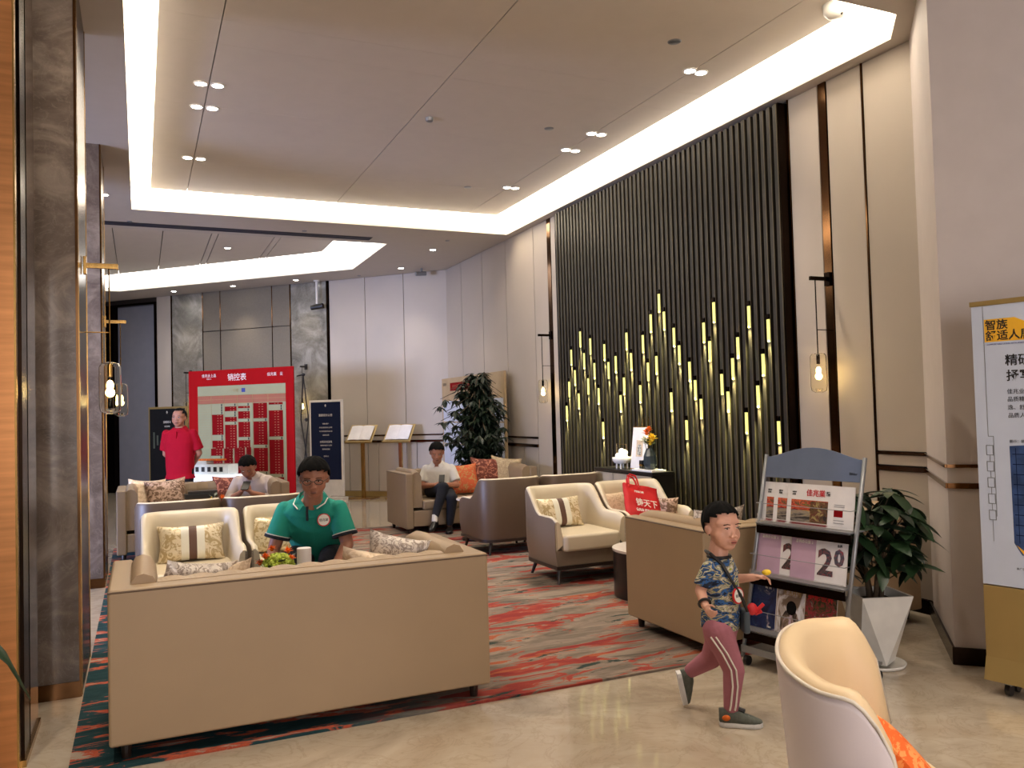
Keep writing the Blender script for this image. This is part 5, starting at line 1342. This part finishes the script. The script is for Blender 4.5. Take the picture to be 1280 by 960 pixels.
# red shopping bag on the armchair
t = thing('shopping_bag', 'red shopping bag with white Chinese lettering leaning in the armchair', 'bag', (4.28, 6.60, .452))
t.rotation_euler = (R(-27), R(12), R(4))
m = MB(); n = 10; vs = []; W_, H_ = .40, .40
for s_ in (-1, 1):
    for i in range(n+1):
        for j in range(n+1):
            u_, v2 = i/n, j/n; d = s_*(.012+.035*(1-v2)*math.sin(PI*u_)); cr = .006*math.sin(9*u_+5*v2)+.004*math.sin(17*v2)
            vs.append(((u_-.5)*W_, d+cr, v2*H_))
N1_ = (n+1)**2; fs = []
for s_ in (0, 1):
    for i in range(n):
        for j in range(n):
            a_ = s_*N1_+i*(n+1)+j; q = (a_, a_+n+1, a_+n+2, a_+1); fs.append(q if s_ == 0 else q[::-1])
for i in range(n):
    a_ = i*(n+1); fs.append((a_, N1_+a_, N1_+a_+n+1, a_+n+1))
for j in range(n): fs.append((j, j+1, N1_+j+1, N1_+j)); a_ = n*(n+1)+j; fs.append((a_, N1_+a_, N1_+a_+1, a_+1))
m.add(vs, fs); m.build('bag_body', M['red_bag'], t, smooth=True)
for s_ in (-1, 1): MB().tube([(-.14, s_*.012, .37), (-.13, s_*.014, .46), (-.115, s_*.016, .50), (-.05, s_*.02, .49), (-.03, s_*.016, .45), (-.02, s_*.014, .37)], .009, 6).build('handle', M['red_bag'], t)
for s, size, x, z in (('铸天下', .085, -.12, .17), ('佳兆业 城市广场', .03, -.13, .115), ('佳兆业集团', .022, -.12, .30), ('0751', .03, -.05, .045)):
    text('lettering', s, size, M['white_ink'], t, (x, -.056+.035*0 if z > .2 else -.060, z), (R(90-(4 if z > .2 else 3)), 0, 0), .0006, 'LEFT', bold=.0012)

# lime flowers and white canister on the near coffee table
tz = RUGZ+.39
t = thing('flower_bowl', 'round arrangement of lime hydrangea and orange flowers behind the foreground sofa', 'flowers', (.80, 5.62, tz))
MB().lathe([(.05, 0), (.08, .02), (.085, .10), (.07, .11), (.0005, .10)], 20).build('bowl', M['white_cer'], t, smooth=True)
random.seed(3); hd = MB(); 
for k in range(170):
    a = random.uniform(0, 2*PI); e = random.uniform(0, 1); r_ = .10; c = Vector((r_*math.cos(a)*math.sqrt(1-e*e)+.01, r_*math.sin(a)*math.sqrt(1-e*e), .165+r_*e*.9)); hd.ell(c, (.014, .014, .012), 6, 4)
hd.build('hydrangea_head', M['fl_green'], t)
for k, (x, y, z) in enumerate(((-.07, -.02, .245), (-.02, .05, .28), (.08, .03, .26), (.09, -.03, .22), (-.10, .02, .2))): flower(t, (x, y, z), .038, M['fl_orange'], 9, k+20)
for k, (x, y, z) in enumerate(((-.09, -.06, .17), (-.03, -.11, .16))): flower(t, (x, y, z), .04, M['fl_white'], 9, k+30)
lf = MB()
for k in range(26):
    a = k*2.4; L = .09; Mq = Matrix.Translation((.07*math.cos(a), .07*math.sin(a), .13+.04*(k % 3))) @ Matrix.Rotation(a, 4, 'Z') @ Matrix.Rotation(-.5+.05*(k % 7), 4, 'Y'); lf.add([(0, 0, 0), (L*.5, -.02, 0), (L, 0, 0), (L*.5, .02, 0)], [(0, 1, 2, 3)], Mq)
lf.build('foliage', M['leaf2'], t)
t = thing('canister', 'white cylinder canister with a tan base beside the lime flowers', 'canister', (.985, 5.66, tz)); MB().cyl(0, 0, 0, .13, .043, 28).build('base', plain('kraft_tan', rgb(176, 146, 112), .6), t); MB().cyl(0, 0, .13, .275, .047, 28).build('cup', M['paper'], t, bevel=.004)
for ch in t.children: autosmooth(ch) if not ch.modifiers else None
t = thing('card_holder', 'small dark card holder at the foot of the lime flowers', 'holder', (.66, 5.58, tz)); MB().box(-.04, .04, -.02, .02, 0, .12).build('holder', M['black'], t, bevel=.004)
# box on the white-topped drum table
t = thing('tissue_box', 'small brown box with a white tissue on the white drum table', 'box', (3.80, 5.74, tz), R(10)); MB().box(-.05, .05, -.05, .05, 0, .07).build('box', plain('brown_box', rgb(120, 104, 86), .5), t, bevel=.003); MB().box(-.015, .02, -.01, .01, .07, .13).build('tissue', M['paper'], t, bevel=.004)
# orange flowers in the back left group
t = thing('flower_vase', 'small vase of orange flowers between the two brown armchairs', 'flowers', (.70, 9.2, RUGZ+.5))
MB().lathe([(.03, 0), (.045, .05), (.025, .12)], 16).build('vase', M['white_cer'], t, smooth=True)
for k, (x, y, z) in enumerate(((-.03, -.02, .20), (.02, .0, .17), (-.05, 0, .12), (.07, -.01, .22))): flower(t, (x, y, z), .04, M['fl_orange'] if k else M['fl_yellow'], 9, k+40)
lf = MB()
for k in range(14):
    a = k*2.4; L = .08; Mq = Matrix.Translation((0, 0, .12+.01*k)) @ Matrix.Rotation(a, 4, 'Z') @ Matrix.Rotation(-.6, 4, 'Y'); lf.add([(0, 0, 0), (L*.5, -.018, 0), (L, 0, 0), (L*.5, .018, 0)], [(0, 1, 2, 3)], Mq)
lf.build('foliage', M['leaf'], t)
tag(MB().box(-.16, .16, -.10, .10, 0, .05).box(-.12, .20, -.06, .12, .05, .08).build('dark_handbag', M['black'], loc=(.62, 10.45, RUGZ+.62)), 'flat black bag on the seat of the back left sofa', 'bag')

# ------------------------------------------------------------------ boards at the back; all stand parallel to the back wall
DZ = R(-45)
t = thing('sales_board', 'tall red board with a white and red chart and the white title 销控表', 'board', (.74, 14.76, 0), DZ)
MB().box(0, 2.06, 0, .03, .25, 2.35).build('board', M['red_board'], t)
MB().box(.185, 1.915, -.002, 0, .35, 2.09).build('chart_ground', M['cream_cell'], t)
gx0 = [.185, .46, .72, .985, 1.28, 1.58, 1.915]
MB().box(.185, 1.915, -.003, -.002, 1.80, 1.93).build('heading_row', M['peach_cell'], t)
ln = MB()
for x in gx0[1:-1]: ln.box(x-.003, x+.003, -.0045, -.003, .35, 1.93)
for z in (1.80, 1.865, 1.93): ln.box(.185, 1.915, -.0045, -.003, z-.002, z+.002)
ln.build('grid_line', M['gold_paint'], t)
NR = 34; zt, zb = 1.795, .36; dh = (zt-zb)/NR
white = {1: [0, 1, 2, 3, 12, 13, 20], 2: [0, 3, 4, 7], 3: [0, 2, 6, 13], 4: [6, 16, 26], 5: [1, 2, 13, 27]}
for ci in range(1, 6):
    x0, x1 = gx0[ci]+.012, gx0[ci+1]-(.055 if ci in (3, 5) else .02); r_ = 0
    while r_ < NR:
        if r_ in white[ci]: r_ += 1; continue
        e = r_
        while e < NR and e not in white[ci]: e += 1
        MB().box(x0, x1, -.0045, -.003, zt-e*dh+.004, zt-r_*dh-.004).build('sold_block', M['red_cell'], t); r_ = e
dt = MB()
for ci in range(1, 6):
    for r_ in range(NR):
        z = zt-(r_+.5)*dh; xx = gx0[ci]+.12
        if r_ in white[ci]: continue
        dt.box(xx, xx+.022, -.0055, -.0045, z-.006, z+.006); dt.box(xx+.055, xx+.085, -.0055, -.0045, z-.006, z+.006)
d_ = dt.build('cell_figures', M['peach_cell'], t); d_['kind'] = 'stuff'
dk = MB()
for ci in range(1, 6):
    for r_ in white[ci]:
        z = zt-(r_+.5)*dh; x1 = gx0[ci+1]-(.075 if ci in (3, 5) else .04); dk.box(x1-.02, x1, -.0055, -.0045, z-.018, z+.018)
d_ = dk.build('cell_marks', M['ink'], t); d_['kind'] = 'stuff'
rl = MB()
for r_ in range(NR): rl.box(.19, .46, -.0035, -.002, zt-r_*dh-.002, zt-r_*dh)
d_ = rl.build('row_lines', M['gold_paint'], t); d_['kind'] = 'stuff'
for s, size, x, z, al in (('销控表', .125, .98, 2.175, 'CENTER'), ('佳兆业上品', .058, .42, 2.24, 'CENTER'), ('营销中心', .024, .42, 2.20, 'CENTER'), ('佳兆業', .06, 1.66, 2.22, 'CENTER'), ('业', .06, 1.84, 2.22, 'CENTER')):
    text('lettering', s, size, M['white_ink'], t, (x, -.002, z), (R(90), 0, 0), .0006, al)
text('lettering', '一号楼', .06, M['gold_paint'], t, (.92, -.003, 1.985), (R(90), 0, 0), .0006, 'CENTER')
MB().box(1.07, 1.14, -.004, -.002, 1.975, 2.04).build('blue_square', M['blue_ink'], t)
for x in (.3, 1.75): MB().box(x, x+.04, .03, .06, 0, 2.2).box(x, x+.04, .03, .5, 0, .03).build('stand_leg', M['white_metal'], t)
t = thing('light_stand', 'black folding stand showing at the right edge of the red board', 'stand', (2.29, 13.36, 0), DZ)
MB().tube([(0, .1, 0), (.06, .1, .9), (-.04, .1, 1.5), (.02, .1, 2.22)], .010, 6).tube([(.12, .1, 0), (.0, .1, .75), (.1, .1, 1.5), (.02, .1, 2.2)], .010, 6).build('strut', M['black'], t)
MB().ell((.02, .1, 2.22), (.03, .03, .03)).ell((.06, .1, 1.5), (.03, .03, .03)).ell((.04, .1, .9), (.03, .03, .03)).tube([(.02, .1, 2.22), (-.1, .1, 2.2)], .012, 6).build('joint', M['black'], t)
def board(name, label, o, w_, z0, z1, face, frame, lines, title, base=None):
    t = thing(name, label, 'board', (*o, 0), DZ)
    MB().box(0, w_, 0, .05, z0, z1).build('frame', frame, t, bevel=.004)
    MB().box(.035, w_-.035, -.003, .0, z0+(.30 if base else .05), z1-.04).build('face', face, t)
    if base: MB().box(-.02, w_+.02, -.06, .12, 0, .06).box(w_/2-.05, w_/2+.05, .02, .06, .05, .3).build('base', frame, t)
    else: MB().box(-.02, w_+.02, -.06, .12, 0, z0).build('base', frame, t)
    for s, size, z in lines: text('lettering', s, size, M['white_ink'], t, (w_/2, -.005, z), (R(90), 0, 0), .0005)
    return t
b1 = board('notice_board', 'navy notice board with white lettering in a silver frame on the floor', (2.88, 15.72), .71, .08, 1.85, M['navy'], M['white_metal'],
    [('◊', .07, 1.72), ('重要提示公告', .05, 1.55), ('尊敬的客户', .028, 1.40), ('欢迎光临营销中心参观', .028, 1.33), ('为了给您提供舒适环境', .028, 1.26), ('请保持安静', .028, 1.19), ('全程录音录像', .045, 1.06), ('感谢您的配合与支持', .028, 1.0), ('祝您购房愉快', .028, .93), ('营销中心', .028, .80)], '', True)
b2 = board('notice_board', 'black notice board with pale drawings in a gold frame behind the man in red', (.15, 18.12), .95, .12, 1.82, M['char'], M['gold_paint'], [('◊', .08, 1.68), ('温馨提示', .05, 1.5), ('项目规划', .035, 1.42)], '')
sk = MB()
for k in range(7): a = k*.9; sk.box(.12+.09*k, .16+.09*k, -.006, -.004, 1.0+.08*math.sin(a), 1.22+.10*math.cos(a*1.3))
sk.build('drawing', plain('dim_green_print', rgb(84, 92, 80), .5), b2)
# plan board on the right wall
t = thing('plan_board', 'wide tan board with white plan sheets leaning by the right wall behind the tree', 'board', (5.10, 11.60, 0), R(90))
MB().box(0, 2.85, 0, .04, .18, 2.17).build('board', plain('tan_board', rgb(176, 152, 118), .6), t)
for i in range(8):
    for k in range(4):
        x0 = 2.80-.345*(i+1); z0 = .24+.385*k
        MB().box(x0, x0+.325, .041, .046, z0, z0+.365).build('sheet', M['light_face'], t)
MB().box(1.35, 2.40, .041, .046, 1.94, 2.08).build('red_title', M['red_cell'], t)
text('lettering', '佳兆业城市广场户型', .09, M['peach_cell'], t, (1.87, .0475, 1.97), (R(90), 0, PI), .0005)
text('lettering', '佳兆业', .06, M['ink'], t, (2.68, .0475, 2.04), (R(90), 0, PI), .0005)
for x in (.3, 2.5): MB().box(x, x+.05, -.01, .0, 0, .9).box(x, x+.05, -.02, .06, 0, .18).build('foot', M['grey_metal'], t)
# two book stands
def lectern(label, loc, w_=.56):
    t = thing('book_stand', label, 'stand', (*loc, 0), DZ, 'gold book stands')
    MB().box(-.25, .25, -.16, .16, 0, .02).build('base', M['gold'], t, bevel=.003)
    MB().box(-.035, .035, -.02, .02, .02, 1.10).build('post', M['gold'], t, bevel=.003)
    tr = MB().box(-w_/2, w_/2, -.012, .0, -.20, .20).box(-w_/2, w_/2, -.05, -.0, -.215, -.20).build('book_rest', M['gold_paint'], t, loc=(0, -.03, 1.20), rot=(R(-38), 0, 0), bevel=.002)
    return t
def book(label, loc, w_=.48):
    t = thing('open_book', label, 'book', loc, DZ, 'open white books on gold stands'); t.rotation_euler = (Matrix.Rotation(DZ, 4, 'Z') @ Matrix.Rotation(R(-38), 4, 'X')).to_euler()
    for s in (-1, 1):
        rings = [[(s*(.0+w_/2*q), -.014-.02*math.sin(PI*q)**.6, z), ] for q in (0,) for z in (0,)]
        m = MB(); n = 8
        m.loft([[(s*w_/2*k/n, y, -.15+.33*j) for k in range(n+1) for y in ()] or [(s*w_/2*k/n, -.016-.018*math.sin(PI*(k/n)**.7), -.155+.32*j) for k in range(n+1)]+[(s*w_/2*k/n, -.0135, -.155+.32*j) for k in range(n, -1, -1)] for j in (0, 1)])
        m.build('page_block', M['paper'], t)
for (x, y), lab in (((3.80, 15.40), 'left'), ((4.37, 14.86), 'right')):
    lectern(f'gold book stand by the white back wall, the {lab} one of two', (x, y))
    book(f'open white book on the {lab} gold book stand', (x-.021-.012, y-.021-.012, 1.205))
# architectural model under glass
t = thing('display_table', 'low display table with a lit white base and a glass cover behind the left sofa', 'table', (.72, 13.75, 0), DZ)
MB().box(0, 1.15, -.45, 0, 0, .62).build('table_body', M['dark_wood'], t)
MB().box(-.01, 1.16, -.46, .01, .62, .74).build('model_base', emis('lit_white_base', (.80, .86, 1.0, 1), .9), t)
gl = MB().box(.02, 1.13, -.43, -.02, .745, 1.12).build('glass_cover', glass('thin_case_glass', (.95, 1, .98, 1), 0.01, 1.05), t)
t = thing('building_model', 'small white building model with an orange roof inside the glass cover', 'model', (.72, 13.75, .745), DZ)
MB().box(.30, .95, -.32, -.12, 0, .14).box(.35, .55, -.30, -.14, .14, .19).build('block', M['white_cer'], t, bevel=.003)
MB().box(.33, .80, -.29, -.15, .19, .215).build('roof', M['fl_orange'], t)
for k in range(5): MB().box(.36+k*.11, .42+k*.11, -.323, -.32, .03, .10).build('window', M['joint'], t)
